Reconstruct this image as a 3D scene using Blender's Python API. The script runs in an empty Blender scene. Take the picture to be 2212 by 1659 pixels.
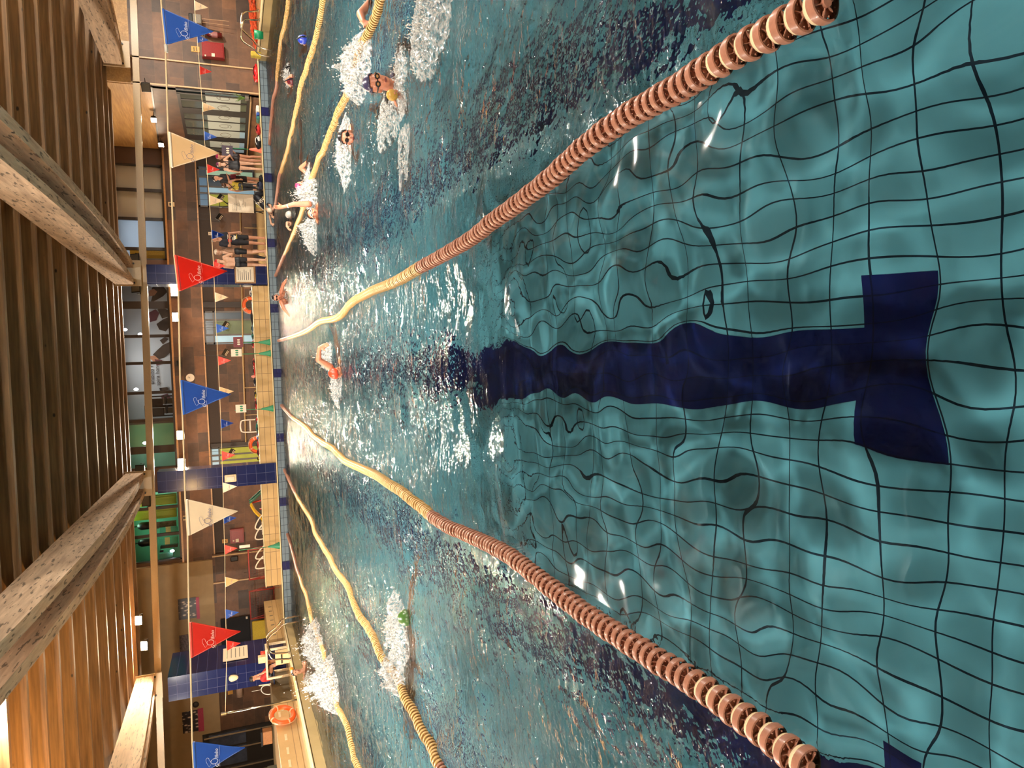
import bpy, bmesh, math, random
import numpy as np
from mathutils import Vector, Matrix, noise as mnoise
random.seed(7); rng = np.random.default_rng(5)
PI = math.pi
S = bpy.context.scene
COL = S.collection
# ------------------------------------------------------------------ camera (phone held sideways: the picture is the hall turned a quarter)
FPX, PITCH, ROLL, YAW = 1562.075, 0.368286, -0.0480387, -0.0335936
CAM = Vector((0.11114, 0.0, 1.4951))
def _axes():
    cy, sy = math.cos(YAW), math.sin(YAW)
    F = Vector((sy*math.cos(PITCH), cy*math.cos(PITCH), -math.sin(PITCH)))
    R = Vector((cy, -sy, 0)); U = R.cross(F)
    return F, math.cos(ROLL)*R + math.sin(ROLL)*U, -math.sin(ROLL)*R + math.cos(ROLL)*U
CF, CR, CU = _axes()
def ray(x, y):
    return CF + CR*((1659-y-829.5)/FPX) - CU*((x-1106)/FPX)
def aY(x, y, Y):
    d = ray(x, y); return CAM + d*(Y/d.y)
def aZ(x, y, Z):
    d = ray(x, y); return CAM + d*((Z-CAM.z)/d.z)
def aX(x, y, X):
    d = ray(x, y); return CAM + d*((X-CAM.x)/d.x)
cd = bpy.data.cameras.new('camera'); co = bpy.data.objects.new('camera', cd); COL.objects.link(co)
cd.sensor_width = 36; cd.sensor_fit = 'HORIZONTAL'; cd.lens = 36*FPX/2212; cd.clip_start = 0.05; cd.clip_end = 200
Mx = Matrix((( -CU.x, CR.x, -CF.x), (-CU.y, CR.y, -CF.y), (-CU.z, CR.z, -CF.z))).to_4x4()
Mx.translation = CAM; co.matrix_world = Mx; S.camera = co

# ------------------------------------------------------------------ materials
def lin(c):
    return tuple(((v/255)/12.92 if v/255 <= .04045 else ((v/255+.055)/1.055)**2.4) for v in c)
MATS = {}
class NT:
    def __init__(s, name):
        m = bpy.data.materials.new(name); m.use_nodes = True
        s.m = m; s.t = m.node_tree; s.n = s.t.nodes; s.l = s.t.links
        s.b = s.n['Principled BSDF']; s.out = s.n['Material Output']
    def new(s, typ, **kw):
        nd = s.n.new(typ)
        for k, v in kw.items(): setattr(nd, k, v)
        return nd
    def link(s, a, b): s.l.new(a, b)
    def coords(s, scale=(1,1,1), rot=(0,0,0), kind='Object'):
        tc = s.new('ShaderNodeTexCoord'); mp = s.new('ShaderNodeMapping')
        mp.inputs['Scale'].default_value = scale; mp.inputs['Rotation'].default_value = rot
        s.link(tc.outputs[kind], mp.inputs['Vector']); return mp.outputs['Vector']
    def ramp(s, fac, stops):
        r = s.new('ShaderNodeValToRGB'); e = r.color_ramp.elements
        while len(e) > 1: e.remove(e[-1])
        e[0].position = stops[0][0]; e[0].color = (*stops[0][1], 1)
        for p, c in stops[1:]:
            k = e.new(p); k.color = (*c, 1)
        s.link(fac, r.inputs['Fac']); return r.outputs['Color']
    def noise(s, vec, scale, detail=3, rough=.55):
        n = s.new('ShaderNodeTexNoise'); n.inputs['Scale'].default_value = scale
        n.inputs['Detail'].default_value = detail; n.inputs['Roughness'].default_value = rough
        if vec: s.link(vec, n.inputs['Vector'])
        return n.outputs['Fac']
    def mix(s, fac, a, b, blend='MIX'):
        x = s.new('ShaderNodeMix', data_type='RGBA', blend_type=blend)
        for k, v in ((0, fac), (6, a), (7, b)):
            if isinstance(v, (int, float)): x.inputs[k].default_value = v
            elif isinstance(v, tuple): x.inputs[k].default_value = (*v, 1)
            else: s.link(v, x.inputs[k])
        return x.outputs[2]
    def math(s, op, a, b=None, c=None):
        x = s.new('ShaderNodeMath', operation=op)
        for k, v in enumerate((a, b, c)):
            if v is None: continue
            if isinstance(v, (int, float)): x.inputs[k].default_value = v
            else: s.link(v, x.inputs[k])
        return x.outputs[0]
    def bump(s, h, strength=.3, dist=.02, normal=None):
        b = s.new('ShaderNodeBump'); b.inputs['Strength'].default_value = strength; b.inputs['Distance'].default_value = dist
        s.link(h, b.inputs['Height'])
        if normal: s.link(normal, b.inputs['Normal'])
        return b.outputs['Normal']
    def base(s, c):
        if isinstance(c, tuple): s.b.inputs['Base Color'].default_value = (*c, 1)
        else: s.link(c, s.b.inputs['Base Color'])
def mat(name, rgb, rough=.5, metal=0, var=.12, scale=30, bump=0, spec=.5, trans=0, coat=0, emis=None, es=0):
    """plain surface with a little procedural mottling"""
    if name in MATS: return MATS[name]
    N = NT(name); c = lin(rgb)
    v = N.coords()
    f = N.noise(v, scale, 3)
    if var:
        d = tuple(x*(1-var*1.5) for x in c); l = tuple(min(1, x*(1+var)) for x in c)
        N.base(N.ramp(f, [(.3, d), (.7, l)]))
    else: N.base(c)
    N.b.inputs['Roughness'].default_value = rough; N.b.inputs['Metallic'].default_value = metal
    N.b.inputs['Specular IOR Level'].default_value = spec
    if coat: N.b.inputs['Coat Weight'].default_value = coat; N.b.inputs['Coat Roughness'].default_value = .1
    if bump: N.link(N.bump(f, bump, .01), N.b.inputs['Normal'])
    if trans: N.b.inputs['Transmission Weight'].default_value = trans
    if emis:
        N.b.inputs['Emission Color'].default_value = (*lin(emis), 1); N.b.inputs['Emission Strength'].default_value = es
    if emis and es < 5: N.m.cycles.emission_sampling = 'NONE'
    MATS[name] = N.m; return N.m
def tiles(name, c1, c2, grout, w, h, rot, mortar=.012, rough=.25, offset=0.0, bump=.3, var=.35, nscale=2.5, bw=None):
    """tile / stone courses on a wall or floor; rot turns the object axes so the brick pattern lies in the face"""
    if name in MATS: return MATS[name]
    N = NT(name); v = N.coords(rot=rot)
    b = N.new('ShaderNodeTexBrick'); b.offset = offset; b.squash = 1
    b.inputs['Scale'].default_value = 1; b.inputs['Brick Width'].default_value = w; b.inputs['Row Height'].default_value = h
    b.inputs['Mortar Size'].default_value = mortar/2; b.inputs['Mortar Smooth'].default_value = .1; b.inputs['Bias'].default_value = 0
    b.inputs['Color1'].default_value = (*lin(c1), 1); b.inputs['Color2'].default_value = (*lin(c2), 1); b.inputs['Mortar'].default_value = (*lin(grout), 1)
    N.link(v, b.inputs['Vector'])
    col = b.outputs['Color']
    if var:
        f = N.noise(v, nscale, 6, .65)
        g = N.ramp(f, [(.25, (1-var,)*3), (.75, (1+var*.6,)*3)])
        col = N.mix(1.0, col, g, 'MULTIPLY')
    N.base(col); N.b.inputs['Roughness'].default_value = rough
    inv = N.math('SUBTRACT', 1.0, b.outputs['Fac'])
    N.link(N.bump(inv, bump, .004), N.b.inputs['Normal'])
    MATS[name] = N.m; return N.m
def wood(name, c1, c2, axis, rough=.5, plank=.15, knots=True, stretch=14):
    """board grain running along one object axis (0 x, 1 y, 2 z)"""
    if name in MATS: return MATS[name]
    N = NT(name); sc = [stretch]*3; sc[axis] = .7
    v = N.coords(scale=tuple(sc)); v0 = N.coords()
    f = N.noise(v, 1.6, 5, .6)
    col = N.ramp(f, [(.3, lin(c1)), (.7, lin(c2))])
    f2 = N.noise(N.coords(scale=tuple(.25 if i == axis else 1.7 for i in range(3))), 3, 2)
    col = N.mix(.45, col, N.ramp(f2, [(.3, (.55,.5,.45)), (.7, (1.15,1.12,1.05))]), 'MULTIPLY')
    if knots:
        k = N.new('ShaderNodeTexVoronoi'); k.inputs['Scale'].default_value = 2.6
        ks = [1.0]*3; ks[axis] = .55
        N.link(N.coords(scale=tuple(ks)), k.inputs['Vector'])
        m = N.ramp(k.outputs['Distance'], [(.04, (1,1,1)), (.075, (0,0,0))])
        col = N.mix(m, col, lin(tuple(int(q*.35) for q in c1)))
    N.base(col); N.b.inputs['Roughness'].default_value = rough
    N.link(N.bump(f, .15, .01), N.b.inputs['Normal'])
    MATS[name] = N.m; return N.m

# ------------------------------------------------------------------ mesh helpers
def obj(name, bm, m, parent=None, smooth=False, loc=None):
    me = bpy.data.meshes.new(name)
    bmesh.ops.recalc_face_normals(bm, faces=bm.faces[:])
    bm.to_mesh(me); bm.free()
    if m: me.materials.append(m)
    if smooth:
        for p in me.polygons: p.use_smooth = True
    return link(name, me, parent, loc)
def link(name, me, parent=None, loc=None):
    o = bpy.data.objects.new(name, me); COL.objects.link(o)
    if parent: o.parent = parent
    if loc is not None: o.location = loc
    return o
def auto(o, ang=35):
    m = o.data
    for p in m.polygons: p.use_smooth = True
    m.set_sharp_from_angle(angle=math.radians(ang)); return o
def tag(o, label=None, cat=None, group=None, kind=None):
    if label: o['label'] = label
    if cat: o['category'] = cat
    if group: o['group'] = group
    if kind: o['kind'] = kind
    return o
def thing(name, label, cat, loc=(0,0,0), rz=0, group=None):
    o = bpy.data.objects.new(name, None); COL.objects.link(o); o.empty_display_size = .1
    o.location = loc; o.rotation_euler = (0,0,rz); return tag(o, label, cat, group)
def st(name, bm, m, parent=None, smooth=False):
    o = obj(name, bm, m, parent, smooth)
    if not parent: o['kind'] = 'structure'
    return o
def dup(root, loc, rz=None, label=None):
    r = root.copy(); COL.objects.link(r); r.location = loc
    if rz is not None: r.rotation_euler = (0,0,rz)
    if label: r['label'] = label
    for ch in list(root.children):
        c = ch.copy(); COL.objects.link(c); c.parent = r
        for g in list(ch.children):
            d = g.copy(); COL.objects.link(d); d.parent = c
    return r
def B(): return bmesh.new()
def box(bm, lo, hi, M=None):
    x0,y0,z0 = lo; x1,y1,z1 = hi
    vs = [bm.verts.new((M @ Vector(p)) if M else p) for p in ((x0,y0,z0),(x1,y0,z0),(x1,y1,z0),(x0,y1,z0),(x0,y0,z1),(x1,y0,z1),(x1,y1,z1),(x0,y1,z1))]
    for f in ((0,3,2,1),(4,5,6,7),(0,1,5,4),(1,2,6,5),(2,3,7,6),(3,0,4,7)): bm.faces.new([vs[i] for i in f])
    return vs
def cbox(bm, c, s, M=None):
    return box(bm, [c[i]-s[i]/2 for i in range(3)], [c[i]+s[i]/2 for i in range(3)], M)
def bevel(bm, w=.01, seg=2):
    bmesh.ops.bevel(bm, geom=bm.edges[:]+bm.verts[:], offset=w, segments=seg, affect='EDGES', profile=.5, clamp_overlap=True); return bm
def frame_axes(d):
    d = d.normalized(); a = Vector((0,0,1)) if abs(d.z) < .9 else Vector((1,0,0))
    u = d.cross(a).normalized(); return u, d.cross(u).normalized()
def tube(bm, pts, r, seg=8, cap=True, closed=False):
    """round bar along a polyline, r a number or one radius per point"""
    P = [Vector(p) for p in pts]; n = len(P); R = [r]*n if isinstance(r, (int,float)) else list(r)
    rings = []; u = None
    for i in range(n):
        d = (P[(i+1) % n]-P[i-1]) if (closed or 0 < i < n-1) else (P[1]-P[0] if i == 0 else P[-1]-P[-2])
        if d.length < 1e-9: d = Vector((0,0,1))
        d.normalize()
        if u is None: u, w = frame_axes(d)
        else:
            u = (u - d*u.dot(d))
            u = u.normalized() if u.length > 1e-6 else frame_axes(d)[0]
            w = d.cross(u)
        rings.append([bm.verts.new(P[i]+(u*math.cos(2*PI*k/seg)+w*math.sin(2*PI*k/seg))*R[i]) for k in range(seg)])
    for i in range(n if closed else n-1):
        a, b = rings[i], rings[(i+1) % n]
        for k in range(seg): bm.faces.new((a[k], a[(k+1)%seg], b[(k+1)%seg], b[k]))
    if cap and not closed:
        bm.faces.new(rings[0][::-1]); bm.faces.new(rings[-1])
def smoothpath(pts, n=6):
    P = [Vector(p) for p in pts]; out = []
    for i in range(len(P)-1):
        p0 = P[max(i-1,0)]; p1 = P[i]; p2 = P[i+1]; p3 = P[min(i+2,len(P)-1)]
        for k in range(n):
            t = k/n
            out.append(.5*((2*p1)+(p2-p0)*t+(2*p0-5*p1+4*p2-p3)*t*t+(3*p1-p0-3*p2+p3)*t**3))
    out.append(P[-1]); return out
def prism(bm, poly, d):
    """extrude a planar polygon (list of 3-D points) by vector d"""
    a = [bm.verts.new(p) for p in poly]; b = [bm.verts.new(Vector(p)+Vector(d)) for p in poly]; n = len(a)
    bm.faces.new(a[::-1]); bm.faces.new(b)
    for i in range(n): bm.faces.new((a[i], a[(i+1)%n], b[(i+1)%n], b[i]))
def lathe(bm, prof, seg=24, M=None):
    """profile of (radius, height) turned about z"""
    rings = []
    for r, z in prof:
        rings.append([bm.verts.new((M @ Vector((r*math.cos(2*PI*k/seg), r*math.sin(2*PI*k/seg), z))) if M else (r*math.cos(2*PI*k/seg), r*math.sin(2*PI*k/seg), z)) for k in range(seg)])
    for a, b in zip(rings, rings[1:]):
        for k in range(seg): bm.faces.new((a[k], a[(k+1)%seg], b[(k+1)%seg], b[k]))
    bm.faces.new(rings[0][::-1]); bm.faces.new(rings[-1])
def ball(bm, c, r, seg=12, M=None, noise_amp=0):
    """ellipsoid; r number or triple"""
    r = (r,)*3 if isinstance(r, (int,float)) else r
    q = bmesh.ops.create_icosphere(bm, subdivisions=2 if seg <= 12 else 3, radius=1)
    for v in q['verts']:
        p = v.co.copy()
        if noise_amp: p *= 1+noise_amp*mnoise.noise(p*2.3+Vector(c)*7)
        p = Vector((p.x*r[0], p.y*r[1], p.z*r[2]))
        if M: p = M @ p
        v.co = p+Vector(c)
def facing(p0, p1, p2, p3):
    return [Vector(p) for p in (p0,p1,p2,p3)]
def rectY(x0, y0, x1, y1, Y):
    """world X/Z range at depth Y of a photo rectangle; x is down the hall's height, y runs from its right to its left"""
    c = [aY(x, y, Y) for x in (x0, x1) for y in (y0, y1)]
    zt = (c[0].z+c[1].z)/2; zb = (c[2].z+c[3].z)/2
    xr = (c[0].x+c[2].x)/2; xl = (c[1].x+c[3].x)/2
    return xl, xr, zb, zt
def textmesh(name, s, size, m, parent=None, M=None, ext=.002, align='LEFT', shear=0, sx=1):
    cu = bpy.data.curves.new(name, 'FONT'); cu.body = s; cu.size = size; cu.extrude = ext; cu.align_x = align; cu.shear = shear; cu.resolution_u = 4
    o = bpy.data.objects.new(name+'_tmp', cu); COL.objects.link(o)
    dg = bpy.context.evaluated_depsgraph_get(); me = bpy.data.meshes.new_from_object(o.evaluated_get(dg))
    bpy.data.objects.remove(o); bpy.data.curves.remove(cu)
    # glyphs lie in x/y: stand them up in x/z, facing -y
    T = Matrix(((sx,0,0,0),(0,0,-1,0),(0,1,0,0),(0,0,0,1)))
    me.transform((M or Matrix()) @ T); me.materials.clear(); me.materials.append(m); me.name = name
    return link(name, me, parent)
# ------------------------------------------------------------------ the hall
L = 2.13; XL, XR = -8.35, 10.15; ZD = .24; Y0, YE = .35, 25.0; DEP = 2.0; YB = 33.0; SX = 9.3
stoneXZ = tiles('stone_slate', (124,84,54), (70,52,40), (112,84,60), .8, .42, (PI/2,0,0), .01, .5, .5, .2, .62, 1.3)
stoneYZ = tiles('stone_slate_side', (124,84,54), (74,54,42), (112,84,60), .8, .42, (PI/2,0,PI/2), .01, .5, .5, .2, .62, 1.3)
poolfloor = tiles('pool_floor_tile', (113,178,193), (105,170,185), (18,36,50), .125, .25, (0,0,0), .009, .3, 0, .15, .14, 1.2)
navy = tiles('navy_lane_tile', (12,26,84), (10,22,74), (8,16,48), .125, .25, (0,0,0), .006, .3, 0, .1, .1, 2)
poolwall = tiles('pool_wall_tile', (112,126,134), (104,118,126), (44,54,64), .24, .12, (PI/2,0,0), .012, .25, 0, .2, .1, 2)
poolside = tiles('pool_side_tile', (196,170,120), (188,162,112), (130,108,74), .24, .12, (PI/2,0,PI/2), .012, .25, 0, .2, .1, 2)
navywall = tiles('navy_wall_tile', (20,24,78), (17,20,68), (10,12,40), .24, .12, (PI/2,0,0), .008, .25, 0, .2, .1, 2)
deckm = tiles('deck_tile', (198,168,116), (186,156,104), (140,114,78), .2, .2, (0,0,0), .008, .18, 0, .1, .16, 1.1)
bandXZ = tiles('beige_wall_tile', (196,160,104), (184,150,96), (120,94,62), .6, .19, (PI/2,0,0), .014, .3, 0, .3, .12, 2)
bandYZ = tiles('beige_side_tile', (204,172,122), (194,162,112), (136,110,78), .4, .2, (PI/2,0,PI/2), .014, .3, 0, .3, .12, 2)
plast = mat('cream_plaster', (164,140,104), .7, var=.05, scale=3)
coping = mat('cream_coping', (222,200,152), .3, var=.06, scale=6)
planks = wood('ceiling_boards', (84,64,42), (124,94,60), 1, .6)
def flecks(m, thr=.3, dark=.3):
    t = m.node_tree; n = t.nodes; b = n['Principled BSDF']; src = b.inputs['Base Color'].links[0].from_socket
    tc = n.new('ShaderNodeTexCoord'); mp = n.new('ShaderNodeMapping'); mp.inputs['Scale'].default_value = (9, 1.6, 9); t.links.new(tc.outputs['Object'], mp.inputs['Vector'])
    z = n.new('ShaderNodeTexNoise'); z.inputs['Scale'].default_value = 2.2; z.inputs['Detail'].default_value = 3; t.links.new(mp.outputs['Vector'], z.inputs['Vector'])
    r = n.new('ShaderNodeValToRGB'); e = r.color_ramp.elements; e[0].position = thr; e[0].color = (dark, dark, dark, 1); e[1].position = thr+.05; e[1].color = (1, 1, 1, 1); t.links.new(z.outputs['Fac'], r.inputs['Fac'])
    x = n.new('ShaderNodeMix'); x.data_type = 'RGBA'; x.blend_type = 'MULTIPLY'; x.inputs[0].default_value = 1; t.links.new(src, x.inputs[6]); t.links.new(r.outputs['Color'], x.inputs[7]); t.links.new(x.outputs[2], b.inputs['Base Color'])
joistm = wood('joist_pine', (104,78,50), (148,112,72), 0, .55)
gluem = wood('rough_glulam', (176,146,120), (226,196,166), 1, .7, stretch=9)
flecks(gluem, .36)
woodside = wood('pale_wood_panel', (176,132,78), (206,164,104), 1, .5, knots=False)
white = mat('white_paint', (226,216,200), .35, var=.03)
steel = mat('steel', (190,182,168), .22, 1, var=.05)
black = mat('black_plastic', (14,13,14), .4, var=.1)
darkframe = mat('dark_window_frame', (44,36,34), .4, var=.08)
greymet = mat('painted_steel', (172,146,106), .35, var=.04)
rubber = mat('dark_rubber', (28,27,28), .7, var=.1)

def slab(name, lo, hi, m, parent=None):
    b = B(); box(b, lo, hi); return st(name, b, m, parent)
# deck round the pool
slab('floor', (-17, YE+.19, -.3), (17, YB+.2, ZD), deckm)
slab('floor_left', (-17, -6, -.3), (XL-.19, YE+.19, ZD), deckm)
slab('floor_right', (XR+.19, -6, -.3), (17, YE+.19, ZD), deckm)
slab('floor_near', (XL-.19, -6, -.3), (XR+.19, Y0-.19, ZD), deckm)
for nm, lo, hi in (('trim_1', (XL-.3, YE-.03, ZD), (XR+.3, YE+.22, ZD+.035)), ('trim_2', (XL-.32, Y0, ZD), (XL+.03, YE-.03, ZD+.035)),
                   ('trim_3', (XR-.03, Y0, ZD), (XR+.32, YE-.03, ZD+.035)), ('trim_4', (XL-.32, Y0-.3, ZD), (XR+.32, Y0, ZD+.035))):
    b = B(); box(b, lo, hi); bevel(b, .012); st(nm, b, coping)
# basin
b = B(); box(b, (XL-.2, Y0-.2, -DEP-.2), (XR+.2, YE+.2, -DEP))
o = st('pool_floor', b, poolfloor); o.data.materials.append(navy); o['kind'] = 'structure'
b = bmesh.new(); b.from_mesh(o.data); b.faces.ensure_lookup_table(); TX = .03
for k in range(-3, 5):
    xc = k*L+TX; n0 = len(b.faces)
    w2 = .2
    cbox(b, (xc, (2.54+22.16)/2, -DEP+.001), (2*w2, 22.16-2.54, .006))
    cbox(b, (xc, 2.4, -DEP+.001), (.82, .28, .006)); cbox(b, (xc, 22.3, -DEP+.001), (.8, .2, .006))
    b.faces.ensure_lookup_table()
    for f in b.faces[n0:]: f.material_index = 1
b.to_mesh(o.data); b.free()
slab('wall_pool_far', (XL-.2, YE, -DEP), (XR+.2, YE+.2, ZD-.02), poolwall)
slab('wall_pool_near', (XL-.2, Y0-.2, -DEP), (XR+.2, Y0, ZD-.02), poolwall)
slab('wall_pool_left', (XL-.2, Y0, -DEP), (XL, YE, ZD-.02), poolside)
slab('wall_pool_right', (XR, Y0, -DEP), (XR+.2, YE, ZD-.02), poolside)
b = B()
for k in range(-3, 5): box(b, (k*L-.14, YE-.012, -DEP), (k*L+.14, YE+.02, ZD-.012))
st('trim_5', b, navywall)
# low tiled parapet behind the far coping
b = B(); box(b, (-7.15, YE+.5, ZD), (2.92, YE+1.0, .74)); bevel(b, .01, 1); st('wall_parapet', b, bandXZ)
b = B(); box(b, (-7.17, YE+.48, .74), (2.94, YE+1.03, .765)); st('trim_6', b, coping)

# ------------------------------------------------------------------ back wall and gallery
WT = 3.72; BT = 2.52                       # gallery sill, top of the recess
b = B(); box(b, (-7.55, YB, ZD), (SX, YB+.2, BT)); wl = st('wall_back', b, stoneXZ)
b = B(); box(b, (-7.75, YB-.16, BT), (SX, YB+.2, WT)); st('wall_gallery', b, stoneXZ)
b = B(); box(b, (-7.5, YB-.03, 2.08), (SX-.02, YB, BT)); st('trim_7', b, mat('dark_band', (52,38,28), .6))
b = B(); box(b, (-7.75, YB-.19, WT-.02), (SX, YB-.1, WT+.05)); box(b, (-7.75, YB-.18, BT-.02), (SX, YB-.15, BT+.03)); st('trim_8', b, mat('sill_metal', (196,150,100), .3))
b = B(); box(b, (-17, YB-.3, ZD), (-7.55, YB+.2, 2.62)); st('wall_left_stone', b, stoneXZ)
b = B(); box(b, (-17, YB-.34, 2.62), (-7.75, YB+.2, 6.2)); st('wall_left_plaster', b, plast)
b = B()
for x, z0 in ((-7.62, ZD), (-8.75, ZD)): box(b, (x-.025, YB-.36, z0), (x+.025, YB-.3, 2.62))
st('trim_9', b, mat('pale_edge', (206,170,124), .4))
# right-hand side wall with its long window, and the wall that faces the pool
b = B(); box(b, (SX, YE+.8, ZD), (SX+.25, YB+.2, 6.2))
sw = st('wall_right', b, stoneYZ)
b = B(); prism(b, [(SX-.02, YE+.8, 3.5), (SX-.02, YB-.16, 3.86), (SX-.02, YB-.16, 6.2), (SX-.02, YE+.8, 6.2)], (.05,0,0)); st('wall_right_panel', b, woodside)
b = B(); prism(b, [(SX-.05, YE+.8, 3.46), (SX-.05, YB-.16, 3.82), (SX-.05, YB-.16, 3.87), (SX-.05, YE+.8, 3.51)], (.05,0,0)); st('trim_10', b, darkframe)
b = B(); box(b, (SX, YE+.7, ZD), (17, YE+1.0, 4.05)); st('wall_right_front', b, stoneXZ)
b = B(); box(b, (SX, YE+.7, 4.05), (17, YE+1.0, 6.2)); st('wall_right_upper', b, woodside)
b = B()
for x in (SX+.02, SX+.82): box(b, (x-.02, YE+.66, ZD), (x+.02, YE+.7, 4.05))
st('trim_11', b, mat('pale_edge', (206,170,124), .4))
slab('wall_left', (-17.2, -6, -.3), (-17, YB+.2, 6.2), plast)
slab('wall_right_far', (17, -6, -.3), (17.2, YE+1, 6.2), stoneYZ)
slab('wall_behind', (-17, -6.2, -.3), (17, -6, 6.2), plast)
# roof: boards over joists, the deck steps up behind the ring beam
ce = slab('ceiling', (-17, -6, 5.06), (17, YE+1.75, 5.2), planks)
slab('ceiling_gallery', (-17, YE+1.7, 6.05), (17, YB+3.2, 6.2), planks)
slab('wall_upstand', (-17, YE+1.7, 4.95), (17, YE+1.8, 6.1), planks)
JY = [2.0,3.2,4.4,5.6,6.8,7.9,9.0,10.1,11.2,12.25,13.3,14.4,15.5,16.7,18.0,19.25,20.6,22.0,23.4,24.7,25.7,26.5]
for i, y in enumerate(JY):
    b = B(); box(b, (-17, y-.06, 4.72), (17, y+.06, 5.06)); obj('joist', b, joistm, ce)
# glulam beams: pairs along the hall with a bellied underside
def zbot(y): return 3.99+.0034*(y-17)**2 if y > 8 else 4.36
def beam(x, label):
    t = thing('roof_beam', label, 'beam', (x, 0, 0)); t['kind'] = 'structure'
    s = 1 if x > 0 else -1
    ys = [-5.9]+[8+i*1.0 for i in range(18)]+[25.25]
    for dx in (-.26, .26):
        b = B(); pr = []
        for y in ys:
            z = zbot(y)
            pr.append([b.verts.new(p) for p in ((dx-.095, y, z), (dx+.095, y, z), (dx+.095, y, 4.72), (dx-.095, y, 4.72))])
        for p, q in zip(pr, pr[1:]):
            for k in range(4): b.faces.new((p[k], p[(k+1)%4], q[(k+1)%4], q[k]))
        b.faces.new(pr[0][::-1]); b.faces.new(pr[-1])
        obj('glulam_member', b, gluem, t)
    b = B(); box(b, (-.4, 25.25, 4.0), (.4, 25.3, 4.75)); obj('end_plate', b, greymet, t)
    b = B()
    for z in (4.2, 4.4, 4.6):
        for dx in (-.3, .3): tube(b, [(dx, 25.22, z), (dx, 25.27, z)], .03)
    obj('bolt', b, black, t); 
    return t
beam(3.27, 'roof beam resting on the blue column behind the big red pennant beside the swimmers')
beam(-3.3, 'roof beam above the blue column that has an oval white wall lamp')
beam(10.0, 'roof beam over the right poolside ladder and fire hose cabinet')
beam(-9.75, 'roof beam lit from below by floodlights above the lifeguard seat')
# ring beam at the pool end
p0, p1 = aY(294, 150, 25.75), aY(340, 1400, 25.75); dv = (p1-p0)/(p0.x-p1.x)
a0 = p0 - dv*(16.9-p0.x) if False else p0+(p1-p0)*((p0.x-16.9)/(p0.x-p1.x)); a1 = p0+(p1-p0)*((p0.x+16.9)/(p0.x-p1.x))
b = B()
for yy, h0, h1 in ((25.66, -.1, .1), ):
    prism(b, [(a0.x, yy, a0.z+h0), (a1.x, yy, a1.z+h0), (a1.x, yy, a1.z+h1), (a0.x, yy, a0.z+h1)], (0, .16, 0))
o = st('ring_beam', b, greymet); tag(o, 'long painted steel beam running across the hall on top of the blue columns', 'beam', kind='structure')
# tiled columns
colm = tiles('blue_column_tile', (26,34,78), (23,30,72), (72,76,108), .3, .3, (PI/2,0,0), .012, .12, 0, .4, .12, 3)
colmS = tiles('blue_column_tile_side', (26,34,78), (23,30,72), (72,76,108), .3, .3, (PI/2,0,PI/2), .012, .12, 0, .4, .12, 3)
def column(x0, x1, y0, y1, label):
    b = B(); box(b, (x0, y0, ZD), (x1, y1, 3.86))
    b.normal_update()
    o = obj('column', b, colm); o.data.materials.append(colmS); tag(o, label, 'column', kind='structure')
    for p in o.data.polygons:
        if abs(p.normal.x) > .5: p.material_index = 1
    return o
column(2.95, 3.57, 25.42, 26.2, 'blue tiled column beside the two bare-chested swimmers, notice framed on it')
column(-3.68, -3.0, 25.42, 26.2, 'blue tiled column left of the yellow-lit doorway, oval lamp on its face')
column(-10.4, -9.62, 25.42, 27.6, 'blue tiled column behind the lifeguard seat, glossy side catching the floodlights')
# seat tiers along the left wall
plaq = mat('white_plaque', (226,206,170), .3)
b = B(); box(b, (-10.6, 26.9, ZD), (-9.45, 31.5, .7)); bevel(b, .012, 1); st('wall_tier_far', b, bandYZ)
b = B(); box(b, (-11.4, 4, ZD), (-9.82, 22.4, .8)); bevel(b, .012, 1); st('wall_tier_near', b, bandYZ)
b = B(); box(b, (-13, 22.4, ZD), (-9.95, 25.3, .78)); st('wall_tier_dark', b, mat('olive_render', (92,76,46), .7))
b = B(); box(b, (-16.9, 4, .8), (-11.4, 22, 1.05)); st('wall_tier_back', b, mat('dark_green_render', (48,48,34), .7))
# ------------------------------------------------------------------ water
def wave(X, Y):
    """height field of the pool: gentle under the camera, choppier where people swim"""
    r = np.random.default_rng(11); Z = np.zeros_like(X)
    calm = np.clip((Y-2.6)/2.6, 0, 1)*.6+np.clip((Y-5)/6, 0, 1)*.4+np.clip((np.abs(X)-1.0)/.5, 0, 1)*.45
    calm = np.clip(calm, 0, 1)
    for lam, sl, n in ((3.2,.006,5),(1.5,.016,8),(.8,.034,12),(.45,.052,16),(.26,.056,20)):
        for i in range(n):
            th = r.uniform(0, 2*PI); l = lam*r.uniform(.75,1.3); k = 2*PI/l; ph = r.uniform(0, 2*PI)
            a = sl/k*math.sqrt(2/n)*1.35
            w = (.6+.7*calm) if lam > .5 else (.45+.45*calm)
            Z += a*w*np.sin(k*(X*math.cos(th)+Y*math.sin(th))+ph)
    return Z
xs = np.concatenate([np.arange(XL, -2.3, .075), np.arange(-2.3, 2.3, .03), np.arange(2.3, XR, .075), [XR]])
ys = np.concatenate([np.arange(Y0, 7, .03), np.arange(7, 13, .055), np.arange(13, YE, .08), [YE]])
GX, GY = np.meshgrid(xs, ys); GZ = wave(GX, GY)
nx, ny = len(xs), len(ys)
V = np.stack([GX, GY, GZ], -1).reshape(-1, 3)
ii = (np.arange(ny-1)[:,None]*nx+np.arange(nx-1)[None,:]).ravel()
Fq = np.stack([ii, ii+1, ii+1+nx, ii+nx], -1)
me = bpy.data.meshes.new('water'); me.vertices.add(len(V)); me.vertices.foreach_set('co', V.ravel())
me.loops.add(Fq.size); me.loops.foreach_set('vertex_index', Fq.ravel())
me.polygons.add(len(Fq)); me.polygons.foreach_set('loop_start', np.arange(0, Fq.size, 4)); me.polygons.foreach_set('loop_total', np.full(len(Fq), 4))
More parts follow.
